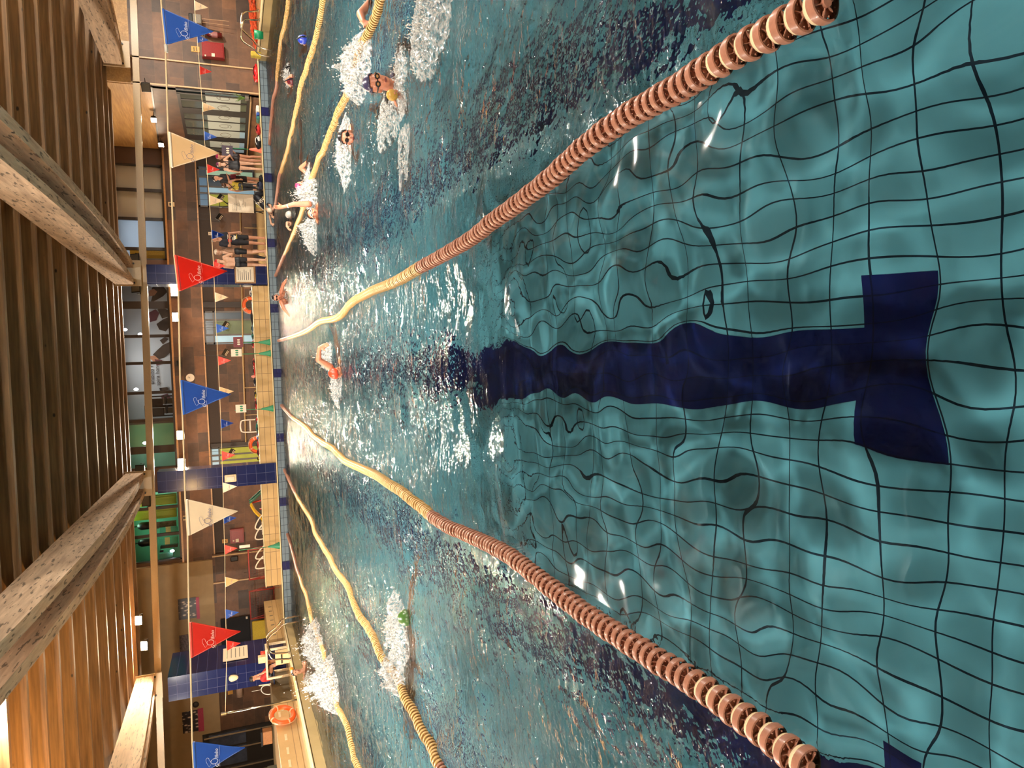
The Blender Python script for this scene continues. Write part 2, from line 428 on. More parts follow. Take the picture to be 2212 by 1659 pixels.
me.polygons.foreach_set('use_smooth', np.ones(len(Fq), bool)); me.update(calc_edges=True)
N = NT('pool_water'); N.n.remove(N.b)
g = N.new('ShaderNodeBsdfRefraction'); g.inputs['IOR'].default_value = 1.333; g.inputs['Roughness'].default_value = 0.0
g.inputs['Color'].default_value = (.9,.985,1,1)
gl = N.new('ShaderNodeBsdfGlossy'); gl.inputs['Roughness'].default_value = .06
fr = N.new('ShaderNodeFresnel'); fr.inputs['IOR'].default_value = 1.333
mx = N.new('ShaderNodeMixShader'); N.link(fr.outputs[0], mx.inputs[0]); N.link(g.outputs[0], mx.inputs[1]); N.link(gl.outputs[0], mx.inputs[2])
v = N.coords(scale=(1,1,1))
tc = N.new('ShaderNodeTexCoord'); sp = N.new('ShaderNodeSeparateXYZ'); N.link(tc.outputs['Object'], sp.inputs[0])
def ramp01(sock, a, b_):
    r = N.new('ShaderNodeMapRange', interpolation_type='SMOOTHSTEP'); N.link(sock, r.inputs['Value']); r.inputs['From Min'].default_value = a; r.inputs['From Max'].default_value = b_; return r.outputs[0]
chop = N.math('MAXIMUM', ramp01(sp.outputs['Y'], 3.4, 7.5), ramp01(N.math('ABSOLUTE', sp.outputs['X']), .95, 1.5))
h1 = N.noise(N.coords(), 7, 2, .5); h2 = N.noise(N.coords(scale=(1.0,1.25,1)), 17, 2, .5)
def bmp(h, dist, st_, nrm=None):
    bp = N.new('ShaderNodeBump'); bp.inputs['Distance'].default_value = dist; N.link(N.math('MULTIPLY', chop, st_), bp.inputs['Strength']); N.link(h, bp.inputs['Height'])
    if nrm: N.link(nrm, bp.inputs['Normal'])
    return bp
bp = bmp(h2, .03, .9, bmp(h1, .065, .85).outputs['Normal'])
for q in (g, gl, fr): N.link(bp.outputs['Normal'], q.inputs['Normal'])
N.link(mx.outputs[0], N.out.inputs['Surface'])
me.materials.append(N.m)
water = link('water', me); water['kind'] = 'structure'; water['label'] = 'rippled turquoise swimming pool water'; water['category'] = 'water'

# ------------------------------------------------------------------ lamps
lampglass = mat('lit_floodlight_glass', (255,226,180), .3, var=0, emis=(255,220,168), es=1)
def em(name, rgb, s):
    return mat(name, rgb, .3, var=0, emis=rgb, es=s)
glass_hot = em('floodlight_glass_bright', (255,232,200), 1800)
glass_up = em('floodlight_glass_up', (255,222,176), 2600)
glass_side = em('floodlight_glass_side', (255,232,200), 320)
def floodlight(loc, aim, label, gm, size=.26, group=None, arm=None):
    """box housing with a glass front looking along aim, on a U bracket"""
    d = Vector(aim).normalized(); q = d.to_track_quat('-Y', 'Z')
    t = thing('floodlight', label, 'floodlight', loc, group=group); t.rotation_euler = q.to_euler()
    b = B(); s = size
    v8 = box(b, (-s*.5, -.02, -s*.4), (s*.5, .1, s*.4))
    for v in v8:
        if v.co.y > .05: v.co.x *= .6; v.co.z *= .55
    bevel(b, .012, 2); obj('housing', b, black, t)
    b = B(); box(b, (-s*.42, -.032, -s*.32), (s*.42, -.021, s*.32)); obj('glass', b, gm, t)
    b = B(); tube(b, [(-s*.55, .03, 0), (-s*.55, .18, 0), (s*.55, .18, 0), (s*.55, .03, 0)], .012, 6); obj('bracket', b, black, t)
    return t
for px, lab in (((377,630), 'lit floodlight on the gallery edge, beside the red big pennant'), ((380,685), 'lit floodlight on the gallery edge under the window mural of a climber'),
            ((390,940), 'lit floodlight on the gallery edge below the pale green gallery window'), ((392,1000), 'lit floodlight on the gallery edge next to the blue column with the oval lamp')):
    p = aY(*px, YB-.42); floodlight(p, (-p.x*.02, -1, -.12), lab, glass_hot, .4)
for px, lab in (((300,1340), 'lit floodlight on the ring beam above the black and pink team poster'), ((312,1395), 'lit floodlight on the ring beam, right of the column behind the lifeguard'),
                ((312,1492), 'lit floodlight on the ring beam, left of the column behind the lifeguard'), ((300,1600), 'lit floodlight on the ring beam above the dark glass door')):
    p = aY(*px, 25.15); floodlight(p, (.12, -.85, .45), lab, glass_up, .3)
for px, lab in (((332,258), 'lit floodlight on the pale wood wall, nearer the pool of the two lit there'), ((348,312), 'lit floodlight on the pale wood wall, nearer the gallery of the two lit there')):
    p = aX(*px, SX-.3); floodlight(p, (-1, -.3, 0), lab, glass_side, .26)
glass_off = mat('unlit_floodlight_glass', (92,88,80), .15, var=.05)
for px, lab in (((292,562), 'unlit black floodlight right of the beam end over the red big pennant'), ((294,618), 'unlit black floodlight left of the beam end over the red big pennant'),
                ((303,1018), 'unlit black floodlight right of the beam end over the oval-lamp column'), ((316,1080), 'unlit black floodlight left of the beam end over the oval-lamp column')):
    p = aY(*px, 25.5); floodlight(p, (.05, -.8, .5), lab, glass_off, .42)
p = aX(315, 188, SX-.3); floodlight(p, (-.8, -.6, -.1), 'unlit black floodlight at the corner of the pale wood wall', glass_off, .34)
# unseen fill lamps added beyond the frame, overhead and along both sides
def area(name, loc, aim, size, power, rgb=(255,244,228), sy=None):
    l = bpy.data.lights.new(name, 'AREA'); l.energy = power; l.color = lin(rgb); l.size = size
    if sy: l.shape = 'RECTANGLE'; l.size_y = sy
    o = bpy.data.objects.new(name, l); COL.objects.link(o); o.location = loc
    o.rotation_euler = Vector(aim).to_track_quat('-Z', 'Y').to_euler(); return o
KEY = []
for x in (-9.7, -3.3, 3.3, 9.7):
    KEY.append(area('fill_lamp', (x, .2, 4.25), (-x*.03, .45, -.9), .14, 360))
    KEY.append(area('fill_lamp', (x, 7.6, 4.3), (-x*.02, .75, -.7), .14, 760))
for x in (-4.4, 4.4):
    KEY.append(area('fill_lamp', (x, 11.72, 4.95), (-x*.02, .35, -.9), .16, 900))
for x in (-13.5, 13.5):
    for y in (13, 20):
        KEY.append(area('fill_lamp', (x, y, 4.3), (-x*.1, .1, -.7), .3, 900))
for x, p, cc in ((-7.2, 120, (255,206,136)), (0, 22, (255,230,200)), (6.6, 30, (255,230,200))):
    area('joist_fill', (x, .5, 4.2), (0, 1, .22), .25, p, cc)  # unseen uplights added at the near end to brighten the joist faces
area('bay_fill', (-8.4, 10.5, 3.1), (.05, .5, .85), .3, 950, (255,196,120)); area('bay_fill', (8.6, 10.5, 3.1), (-.05, .5, .85), .3, 170, (255,214,160))  # added lights out of view, brightening the left and right roof bays
EXTRA = [area('fill_lamp', (x, y, 4.45), (-x*.08, -.1, -.7), .13, 110) for x, y in ((-12.6,7),(-14.2,10),(-13.2,15.5),(-15.2,18),(-14.6,23),(-16,13),(13.4,9),(14.5,17),(15.5,22.5))]  # more unseen lamps put in for denser glints on the water
for o in KEY: o.data.cycles.is_caustics_light = True
water.cycles.is_caustics_caster = True
bpy.data.objects['pool_floor'].cycles.is_caustics_receiver = True
W = bpy.data.worlds.new('world'); S.world = W; W.use_nodes = True
W.node_tree.nodes['Background'].inputs[0].default_value = (*lin((255,220,180)), 1); W.node_tree.nodes['Background'].inputs[1].default_value = .02
S.view_settings.view_transform = 'Standard'; S.view_settings.look = 'None'; S.view_settings.exposure = -.35; S.view_settings.gamma = 1
S.view_settings.use_curve_mapping = False

cy = S.cycles
cy.use_light_tree = False
cy.use_adaptive_sampling = True; cy.adaptive_threshold = .045; cy.adaptive_min_samples = 22
cy.max_bounces = 7; cy.diffuse_bounces = 3; cy.glossy_bounces = 3; cy.transmission_bounces = 6; cy.transparent_max_bounces = 6
# ------------------------------------------------------------------ lane ropes
red_f = mat('copper_red_float', (178,122,98), .35, var=.08, scale=60, coat=.2)
yel_f = mat('ochre_yellow_float', (208,166,104), .35, var=.07, scale=60, coat=.2)
cre_f = mat('cream_spacer', (240,214,170), .4, var=.05, scale=40)
cablem = mat('steel_cable', (120,110,100), .4, .8)
def disc_bm(lo=False):
    b = B(); n = 16 if lo else 28; R, r, w = .0505, .0445, .0125
    pr = ((R,-w), (R+.0012,0), (R,w), (r,w), (r,-w)); rings = []
    for rad, y in pr:
        rings.append([b.verts.new((rad*math.cos(2*PI*k/n), y, rad*math.sin(2*PI*k/n))) for k in range(n)])
    for i in range(len(pr)):
        a, c = rings[i], rings[(i+1) % len(pr)]
        for k in range(n): b.faces.new((a[k], a[(k+1)%n], c[(k+1)%n], c[k]))
    # perforated web, slightly dished
    rr = [.012, .02, .0255, .0335, .0385, r]; m = 30 if not lo else 12; g = []
    for q in rr: g.append([b.verts.new((q*math.cos(2*PI*k/m), .004-.002*(q/r), q*math.sin(2*PI*k/m))) for k in range(m)])
    for i in range(5):
        for k in range(m):
            if not lo and ((i == 3 and k % 5 == 1) or (i == 1 and k % 5 == 3)): continue
            b.faces.new((g[i][k], g[i][(k+1)%m], g[i+1][(k+1)%m], g[i+1][k]))
    if not lo:
        for k in range(6):
            M = Matrix.Rotation(k*PI/3+.3, 4, 'Y'); cbox(b, (.028, 0, 0), (.032, .018, .0025), M)
        for k in range(12):
            a = k*PI/6+.2; ball(b, (.035*math.cos(a), -.006, .035*math.sin(a)), .0032, 8)
    lathe(b, [(.0135,-.014),(.0135,.014)], 12, Matrix.Rotation(PI/2, 4, 'X'))
    return b
def mk(bmf, name, m, ang=40):
    me = bpy.data.meshes.new(name); bm = bmf; bm.to_mesh(me); bm.free(); me.materials.append(m)
    for p in me.polygons: p.use_smooth = True
    me.set_sharp_from_angle(angle=math.radians(ang)); return me
DR = mk(disc_bm(), 'float_disc_red', red_f); DY = mk(disc_bm(), 'float_disc_yellow', yel_f)
b = B(); lathe(b, [(.014,-.013),(.036,-.012),(.043,-.006),(.044,.006),(.038,.012),(.014,.013)], 24, Matrix.Rotation(PI/2, 4, 'X')); SPC = mk(b, 'spacer_float', cre_f, 60)
def mesh_arr(bm):
    bm.verts.index_update(); return np.array([v.co[:] for v in bm.verts]), [[v.index for v in f.verts] for f in bm.faces]
_b = disc_bm(True); LV, LF = mesh_arr(_b); _b.free()
def lane_rope(px, label, xfix=None, yend=24.9, spacers=0):
    P = []
    for x, y in px:
        p = aZ(x, y, .03); P.append(Vector((p.x, p.y, .015)))
    P.sort(key=lambda p: p.y)
    Q = [P[0]]
    for p in P[1:]:
        if p.y > Q[-1].y+.12 and p.y < yend-.6: Q.append(p)
    d = (Q[0]-Q[1]).normalized()
    if Q[0].y > 1.6: Q.insert(0, Vector((Q[0].x+d.x*.35, Q[0].y-.6, .015)))
    Q.append(Vector((xfix, yend, .015)))
    S_ = smoothpath(Q, 24)
    zz = wave(np.array([p.x for p in S_]), np.array([p.y for p in S_])); zz = np.convolve(np.pad(zz, 6, 'edge'), np.ones(13)/13, 'valid')
    for p, q in zip(S_, zz): p.z = .022+q
    # walk the curve
    t = thing('lane_rope', label, 'lane rope', (0,0,0))
    pos = []; acc = 0; nxt = 0; i = 0; y0 = S_[0].y
    n = 0
    for a, c in zip(S_, S_[1:]):
        ln = (c-a).length; 
        while nxt <= acc+ln:
            p = a.lerp(c, (nxt-acc)/ln); dr = (c-a).normalized(); red = p.y < 5.72 or p.y > 20.4
            pos.append((p, dr, red)); nxt += (.068 if n < spacers else .056) if red else .052; n += 1
        acc += ln
    hi = pos[:100]; rest = pos[100:]
    for k, (p, dr, red) in enumerate(hi):
        rz = math.atan2(-dr.x, dr.y)
        o = link('float_disc', DR if red else DY, t, p+Vector((0,0,.003*math.sin(k*1.7))))
        o.rotation_euler = (random.uniform(-.06,.06), random.uniform(0,6.28), rz+random.uniform(-.05,.05))
        if k < spacers:
            q = link('spacer_float', SPC, t, p+dr*.024); q.rotation_euler = (0, 0, rz)
    for red, nm in ((True, 'float_discs_red'), (False, 'float_discs')):
        Vs = []; Fs = []; o0 = 0
        for p, dr, r_ in rest:
            if r_ != red: continue
            rz = math.atan2(-dr.x, dr.y); M = np.array(Matrix.Rotation(rz, 3, 'Z'))
            Vs.append(LV @ M.T+np.array(p)); Fs += [[i+o0 for i in f] for f in LF]; o0 += len(LV)
        if Vs:
            me = bpy.data.meshes.new(nm); me.from_pydata(np.concatenate(Vs).tolist(), [], Fs); me.materials.append(red_f if red else yel_f)
            for p in me.polygons: p.use_smooth = True
            me.set_sharp_from_angle(angle=math.radians(40))
            tag(link(nm, me, t), kind='stuff')
    b = B(); tube(b, S_[::6]+[S_[-1]], .006, 6); obj('cable', b, cablem, t, True)
    return t
lane_rope([(1770,7),(1615,94),(1470,181),(1325,268),(1181,387),(1072,470),(1000,524),(918,573),(858,606),(789,634),(755,656),(729,686),(689,696),(650,720),(602,738)],
    'lane rope along the right side of the lane with the big T marking', .5*L, spacers=7)
lane_rope([(1741,1652),(1687,1612),(1579,1540),(1470,1464),(1362,1392),(1253,1319),(1108,1207),(1000,1153),(968,1137),(920,1107),(868,1064),(809,1026),(745,996),(719,970),(679,944),(656,919),(630,901),(608,877)],
    'lane rope along the left side of the lane with the big T marking', -.5*L, spacers=8)
lane_rope([(948,1647),(917,1586),(887,1524),(854,1463),(825,1412),(801,1369),(778,1332),(749,1267),(723,1227),(705,1191),(685,1159),(665,1113),(634,1058),(612,1014)],
    'lane rope beyond the green-capped swimmer, second to the left of the T-marked lane', -1.5*L)
lane_rope([(772,1655),(760,1616),(748,1565),(727,1518),(701,1418),(680,1357),(672,1336),(667,1312),(656,1272),(644,1235),(630,1187),(618,1153)],
    'lane rope nearest the left poolside, half hidden by white splashes', -2.5*L)
lane_rope([(823,4),(795,68),(773,119),(761,173),(743,213),(721,265),(699,322),(689,342),(673,390),(660,441),(644,479),(620,537),(594,595)],
    'lane rope passing behind the swimmer in the dark cap and goggles', 1.5*L)
lane_rope([(695,6),(685,60),(671,119),(656,169),(646,209),(636,257),(622,314),(614,350),(604,384),(596,435)],
    'lane rope on the near side of the two snorkellers', 2.5*L)
lane_rope([(622,4),(616,50),(604,105),(598,173),(590,225),(582,310)],
    'lane rope farthest right, on the far side of the two snorkellers', 3.5*L)

# ------------------------------------------------------------------ pennant lines
pen_m = {'blue': mat('blue_pennant', (44,92,178), .28, var=.04, scale=8, coat=.3), 'white': mat('white_pennant', (240,216,180), .5, var=.03, scale=8), 'red': mat('red_pennant', (226,62,44), .4, var=.04, scale=8)}
hem_m = {'blue': mat('blue_pennant_hem', (60,108,196), .3, var=.03), 'white': mat('white_pennant_hem', (252,232,204), .4, var=.02), 'red': mat('red_pennant_hem', (236,76,56), .4, var=.03)}
ink = {'blue': mat('white_ink', (226,230,240), .5, var=0), 'white': mat('slate_blue_ink', (128,118,140), .5, var=0), 'red': mat('pink_white_ink', (246,206,190), .5, var=0)}
cordm = mat('cream_cord', (236,206,160), .5, var=.04)
PW, PH = .222, .3
def pennant_meshes(c):
    b = B(); n = 10; g = []
    for j in range(n+1):
        f = j/n; w = PW*(1-f)+.004; row = []
        for i in range(7):
            u = i/6-.5
            row.append(b.verts.new((u*w, .008*math.sin(f*5+u*3)*f+.01*f*f, -.016-f*(PH-.016))))
        g.append(row)
    for a, d in zip(g, g[1:]):
        for i in range(6): b.faces.new((a[i], a[i+1], d[i+1], d[i]))
    bmesh.ops.solidify(b, geom=b.faces[:], thickness=.0015)
    cloth = mk(b, 'cloth_'+c, pen_m[c], 60)
    b = B(); tube(b, [(-PW/2-.002,0,-.006),(PW/2+.002,0,-.006)], .009, 8)
    for s in (-1, 1):
        tube(b, [(s*PW/2*(1-f)-s*.002, .008*math.sin(f*5+s*1.5)*f+.01*f*f-.001, -.016-f*(PH-.016)) for f in (0,.2,.4,.6,.8,.99)], .0022, 5)
    hem = mk(b, 'hem_'+c, hem_m[c], 60)
    # printed logo: word with a big ringed O and a leaping outline
    b = B()
    def stroke(pts, r): tube(b, [(x, -.0055, z) for x, z in pts], r, 5)
    ring = [(-.035+.0165*math.cos(a), -.118+.0205*math.sin(a)) for a in [k*PI/12 for k in range(3, 27)]]
    stroke(ring, .0017)
    stroke([(-.05,-.098),(-.062,-.086),(-.05,-.08),(-.03,-.072),(-.012,-.07),(-.004,-.078),(-.008,-.086),(-.024,-.09),(-.036,-.1)], .0008)
    stroke([(-.005,-.152+.002),(.058,-.152+.002)], .0006); stroke([(-.075,-.148),(-.03,-.148)], .0006)
    me = mk(b, 'ring', ink[c], 60)
    return cloth, hem, me
PM = {c: pennant_meshes(c) for c in pen_m}
TXT = {}
for c in pen_m:
    o1 = textmesh('print_word', 'lfinho', .03, ink[c], None, Matrix.Translation((-.0175, -.0055, -.142)), .0006, shear=.25, sx=.86)
    o2 = textmesh('print_g', 'G', .027, ink[c], None, Matrix.Translation((-.075, -.0055, -.142)), .0006, shear=.2)
    b = bmesh.new(); b.from_mesh(o1.data); b.from_mesh(o2.data); b.from_mesh(PM[c][2])
    me = bpy.data.meshes.new('print_'+c); b.to_mesh(me); b.free(); me.materials.append(ink[c]); TXT[c] = me
    bpy.data.objects.remove(o1); bpy.data.objects.remove(o2)
def pennant(pR, pL, c, label, group, fold=0):
    """pR, pL: the two upper corners in the hall"""
    mid = (pR+pL)/2; d = pR-pL; w = d.length
    t = thing('pennant', label, 'pennant', mid, 0, group)
    t.rotation_euler = (fold, -math.atan2(d.z, math.hypot(d.x, d.y)), math.atan2(d.y, d.x)); t.scale = (w/PW,)*3
    link('cloth', PM[c][0], t); link('hem', PM[c][1], t); link('print', TXT[c], t)
    return t
near = [('blue',350,20,358,95,'big blue pennant with a shiny crease at the far right end of the near line'), ('white',364,286,369,361,'big white pennant in front of the long slanting window'),
        ('red',377,552,386,628,'big red pennant partly hiding a blue column and touching the lamp glare'), ('blue',390,822,395,895,'big blue pennant with a curled tip below the round wall clock'),
        ('white',401,1080,406,1156,'big white pennant over the yellow and green slide'), ('red',409,1345,412,1420,'big red pennant in front of the black notice board'),
        ('blue',416,1604,420,1680,'big blue pennant cut by the left frame edge, over the dark glass door')]
pts = []
for c, x0, ya, x1, yb, lab in near:
    pr, pl = aY(x0, ya, 5), aY(x1, yb, 5); pennant(pr, pl, c, lab, 'pennants on the near line', .04); pts += [pr, pl]
e = pts[0]+(pts[0]-pts[3])*3; pts = [e]+pts+[pts[-1]+(pts[-1]-pts[-4])*2]
b = B(); tube(b, [p+Vector((0,0,.002)) for p in pts], .006, 6); o = obj('bunting_cord', b, cordm, None, True); tag(o, 'cream cord carrying the big pennants across the pool near the camera', 'cord')
b = B(); tube(b, [pts[2]+Vector((-.005,0,0)), pts[2]+Vector((-.05,0,-.002))], .011, 8)
o = obj('cord_clip', b, white, None, True); tag(o, 'white sleeve clipped on the near cord beside the rightmost blue pennant', 'clip')
far = [('white',420,2,22,'small white pennant at the right end of the far line above the loudspeaker'), ('blue',426,75,92,'small blue pennant beside the fire extinguisher'),
 ('red',431,143,161,'small red pennant between the fire hose cabinet and the long window'), ('white',437,221,241,'small white pennant across the middle of the long slanting window'),
 ('blue',441,284,303,'small blue pennant at the left end of the long slanting window'), ('red',447,355,374,'small red pennant above the women in swimsuits'),
 ('white',452,422,443,'small white pennant behind the whiteboard on its stand'), ('blue',457,497,516,'small blue pennant over the coach in the dark cap'),
 ('red',461,565,583,'small red pennant over the shoulder of a bare-chested swimmer'), ('white',464,632,652,'small white pennant right of the glazed blue doorway'),
 ('blue',467,700,719,'small blue pennant in front of the glazed blue doorway'), ('red',471,770,789,'small red pennant left of the glazed blue doorway'),
 ('white',474,836,857,'small white pennant at the tip of the big blue pennant'), ('blue',477,906,925,'small blue pennant over the white plastic chair'),
 ('red',479,975,995,'small red pennant in front of the yellow-lit doorway'), ('white',481,1043,1064,'small white pennant at the left edge of the oval-lamp column'),
 ('blue',483,1112,1131,'small blue pennant behind the tip of the big white pennant'), ('red',485,1178,1197,'small red pennant left of the red fire cabinet by the slide'),
 ('white',486,1247,1268,'small white pennant above the red goal frames'), ('blue',487,1317,1337,'small blue pennant right of the black notice board'), ('red',489,1384,1405,'small red pennant against the black notice board')]
pts = []
for i, (c, x0, ya, yb, lab) in enumerate(far):
    sl = .045*(yb-ya); pr, pl = aY(x0, ya, 20), aY(x0+sl, yb, 20); pennant(pr, pl, c, lab, 'pennants on the far line', .03); pts += [pr, pl]
pole_top = aY(487, 1541, 20.0)
pts = [aY(418,-60,20)]+pts+[pole_top]
b = B(); tube(b, [p+Vector((0,0,.002)) for p in pts], .007, 6); o = obj('bunting_cord', b, cordm, None, True); tag(o, 'cream cord carrying the small pennants to the steel post on the left', 'cord')
# ------------------------------------------------------------------ helpers for things read off the photo at a known depth
def pbox(x0, y0, x1, y1, Y, d, bv=0, bm=None):
    """box whose front face fills a photo rectangle at depth Y and runs d back"""
    own = bm is None; bm = bm or B()
    xl, xr, zb, zt = rectY(x0, y0, x1, y1, Y); box(bm, (xl, Y, zb), (xr, Y+d, zt))
    if bv: bevel(bm, bv, 2)
    return bm
def c3(x, y, Y): return aY(x, y, Y)
grey = mat('grey_plastic', (120,112,100), .5); redp = mat('red_enamel', (136,26,24), .3, coat=.3); yel = mat('yellow_foam', (196,164,30), .6)
paper = mat('paper', (226,210,184), .6, var=.04); inkd = mat('dark_ink', (40,36,40), .6, var=0); orange = mat('orange_ring', (236,98,40), .4, var=.05)
redtube = mat('red_tube', (156,52,40), .4); green = mat('green_plastic', (24,132,84), .4); chrome = mat('chrome', (214,204,186), .12, 1, var=0)
brass = mat('amber_plate', (206,150,60), .4); blueglass = mat('blue_lit_glass', (92,128,164), .2, emis=(110,150,190), es=.22, var=.1, scale=1.5)
paleglass = mat('pale_lit_glass', (150,190,214), .2, emis=(150,196,222), es=.42, var=.08, scale=1.5); limeglass = mat('lime_lit_panel', (150,156,50), .4, emis=(170,176,60), es=.28, var=.12, scale=2)
greenglass = mat('green_dim_glass', (88,104,74), .3, emis=(88,104,74), es=.12, var=.2, scale=2); mint = mat('mint_glass', (160,200,180), .2, emis=(160,210,190), es=.3, var=.05)
clear = NT('clear_glass'); clear.n.remove(clear.b)
_t = clear.new('ShaderNodeBsdfTransparent'); _g = clear.new('ShaderNodeBsdfGlossy'); _g.inputs['Roughness'].default_value = .02
_f = clear.new('ShaderNodeFresnel'); _f.inputs['IOR'].default_value = 1.25; _m = clear.new('ShaderNodeMixShader')
clear.link(_f.outputs[0], _m.inputs[0]); clear.link(_t.outputs[0], _m.inputs[1]); clear.link(_g.outputs[0], _m.inputs[2]); clear.link(_m.outputs[0], clear.out.inputs['Surface']); clear = clear.m

# ------------------------------------------------------------------ gallery: windows with rooms behind
def gallery_window(idx, ya, yb, mull, wide=()):
    xr = aY(330, ya, YB).x; xl = aY(330, yb, YB).x; z0, z1 = WT+.03, 6.04
    w = thing('window_%d' % idx, None, None, (0,0,0)); w['kind'] = 'structure'
    b = B(); box(b, (xl-.06, YB-.08, z0), (xl+.06, YB+.08, z1)); box(b, (xr-.06, YB-.08, z0), (xr+.06, YB+.08, z1))
    box(b, (xl, YB-.08, z0-.02), (xr, YB+.08, z0+.1)); box(b, (xl, YB-.07, 5.84), (xr, YB+.07, z1)); obj('frame', b, darkframe, w)
    for m in mull:
        x = aY(330, m, YB).x; h = .15 if m in wide else .06
        b = B(); box(b, (x-h, YB-.06, z0), (x+h, YB+.06, z1)); obj('mullion', b, darkframe, w)
    b = B(); box(b, (xl, YB-.006, z0), (xr, YB+.006, z1)); obj('pane', b, clear, w)
    return xl, xr
gallery_window(1, 357, 562, [412, 474, 538]); gallery_window(2, 612, 1012, [659, 726, 784, 848, 908, 971], (659, 971)); gallery_window(3, 1060, 1214, [1098, 1157])
b = B()
for y in (355, 570, 605, 1020, 1054, 1222):
    pass
xw = [aY(330, y, YB).x for y in (562, 612, 1012, 1060)]
b = B(); box(b, (xw[1], YB-.1, WT), (xw[0], YB+.15, 6.05)); box(b, (xw[3], YB-.1, WT), (xw[2], YB+.15, 6.05)); box(b, (-7.75, YB-.1, WT), (aY(330,1214,YB).x, YB+.15, 6.05)); box(b, (aY(330,357,YB).x, YB-.1, WT), (SX, YB+.15, 6.05)); st('wall_gallery_piers', b, mat('brown_cladding', (92,66,50), .5, var=.1, scale=2))
slab('floor_gallery', (-9, YB+.2, WT-.2), (SX+.2, YB+3.2, WT-.02), mat('gallery_floor', (120,110,100), .4))
RB = YB+2.6
def room_wall(nm, y0, y1, m, Y=RB):
    xl = aY(330, y1, Y).x; xr = aY(330, y0, Y).x
    return slab(nm, (xl, Y, WT-.1), (xr, Y+.12, 6.05), m)
room_wall('wall_room_right', 330, 590, mat('room_pale_blue', (186,200,206), .8, var=.03))
room_wall('wall_room_mural', 590, 905, mat('room_grey_blue', (170,182,194), .8, var=.05, scale=1))
room_wall('wall_room_green', 905, 975, mat('room_sage', (140,164,124), .8, var=.05, scale=1))
room_wall('wall_room_mint', 975, 1075, mat('room_mint', (160,206,190), .8, var=.05, scale=1))
room_wall('wall_room_teal', 1075, 1270, mat('room_teal', (104,178,148), .8, var=.08, scale=1))
for y in (612, 906, 1035):
    x = aY(330, y, RB).x; slab('wall_partition', (x-.05, YB+.2, WT-.1), (x+.05, RB, 6.05), mat('partition', (110,104,98), .7))
for x, p, c in ((6.2, 60, (226,236,255)), (.6, 75, (255,244,230)), (-2.4, 36, (214,255,226)), (-5.6, 100, (190,255,222))):
    l = area('room_lamp', (x, YB+1.2, 5.95), (0,0,-1), 1.6, p, c, .8)
# things seen through the gallery glass
for ya, yb, lab in ((357, 410, 'pale roller blind behind the rightmost gallery pane'), (414, 472, 'pale roller blind behind the second gallery pane from the right')):
    xl = aY(330, yb, YB+.2).x; xr = aY(330, ya, YB+.2).x; b = B(); box(b, (xl, YB+.2, WT+.06), (xr, YB+.215, 5.75)); t = thing('roller_blind', lab, 'blind', (0,0,0), group='roller blinds in the gallery'); obj('fabric', b, mat('blind_fabric', (206,200,186), .8, var=.03, scale=2), t)
    b = B(); tube(b, [(xl, YB+.21, 5.8), (xr, YB+.21, 5.8)], .04, 10); obj('roller', b, white, t)
b = B(); x0 = aY(330,545,YB+1).x; x1 = aY(330,566,YB+1).x; box(b, (x1-.3, YB+1, WT), (x0+.2, YB+1.06, 5.25)); tag(obj('yellow_board', b, mat('mustard_board', (206,160,30), .6)), 'mustard yellow board behind the gallery glass right of the first blue column', 'board')
def flatshape(nm, pts, Y, m, parent=None, d=.012):
    b = B(); prism(b, [aY(x, y, Y) for x, y in pts], (0, d, 0)); return obj(nm, b, m, parent)
dk = mat('mural_dark', (62,52,46), .8, var=.2, scale=4); flesh = mat('mural_flesh', (168,122,96), .8, var=.1); plum = mat('mural_plum', (92,52,62), .8, var=.15); pal = mat('mural_pale', (206,210,216), .8, var=.05)
mu = thing('wall_mural', 'mural of crouching cyclists and climbers on the wall behind the gallery glass', 'mural', (0,0,0))
YM = RB-.02
for i, (m, p) in enumerate(((dk, [(325,655),(338,648),(352,640),(362,630),(352,618),(338,612),(328,622),(330,636)]), (flesh, [(322,640),(334,638),(340,630),(332,624),(322,628)]),
    (plum, [(320,676),(336,668),(344,676),(338,692),(324,696)]), (dk, [(338,700),(352,690),(366,684),(368,704),(358,716),(344,712)]), (dk, [(340,668),(352,664),(366,672),(364,684),(350,688)]),
    (dk, [(330,766),(340,756),(352,745),(368,738),(369,760),(356,772),(344,776)]), (flesh, [(320,770),(334,768),(350,782),(346,788),(330,780)]), (plum, [(334,776),(350,778),(354,786),(338,790)]),
    (dk, [(345,735),(356,728),(364,732),(352,744)]), (dk, [(344,838),(362,836),(364,842),(346,846)]), (plum, [(346,855),(362,850),(370,862),(352,864)]))):
    flatshape('figure', p, YM-.004*i, m, mu)
for s, x, y in (('ohibido r', 333.5, 830.5), ('spira hon', 345.5, 833)):
    p = aY(x, y, YM); q = aY(x-1.5, y-41, YM)
    o = textmesh('lettering', s, .235, inkd, mu, Matrix.Translation(p-Vector((0,.015,0))) @ Matrix.Rotation(-.01, 4, 'Y'), .004)
    w = max(v.co.x for v in o.data.vertices)-min(v.co.x for v in o.data.vertices); f = (q.x-p.x)/w
    o.data.transform(Matrix.Translation(Vector((p.x,0,0))) @ Matrix.Scale(f, 4, (1,0,0)) @ Matrix.Translation(Vector((-p.x,0,0))))
def roomthing(nm, lab, cat, x0, y0, x1, y1, Y, d, m, bv=.02):
    return tag(obj(nm, pbox(x0, y0, x1, y1, Y, d, bv), m), lab, cat)
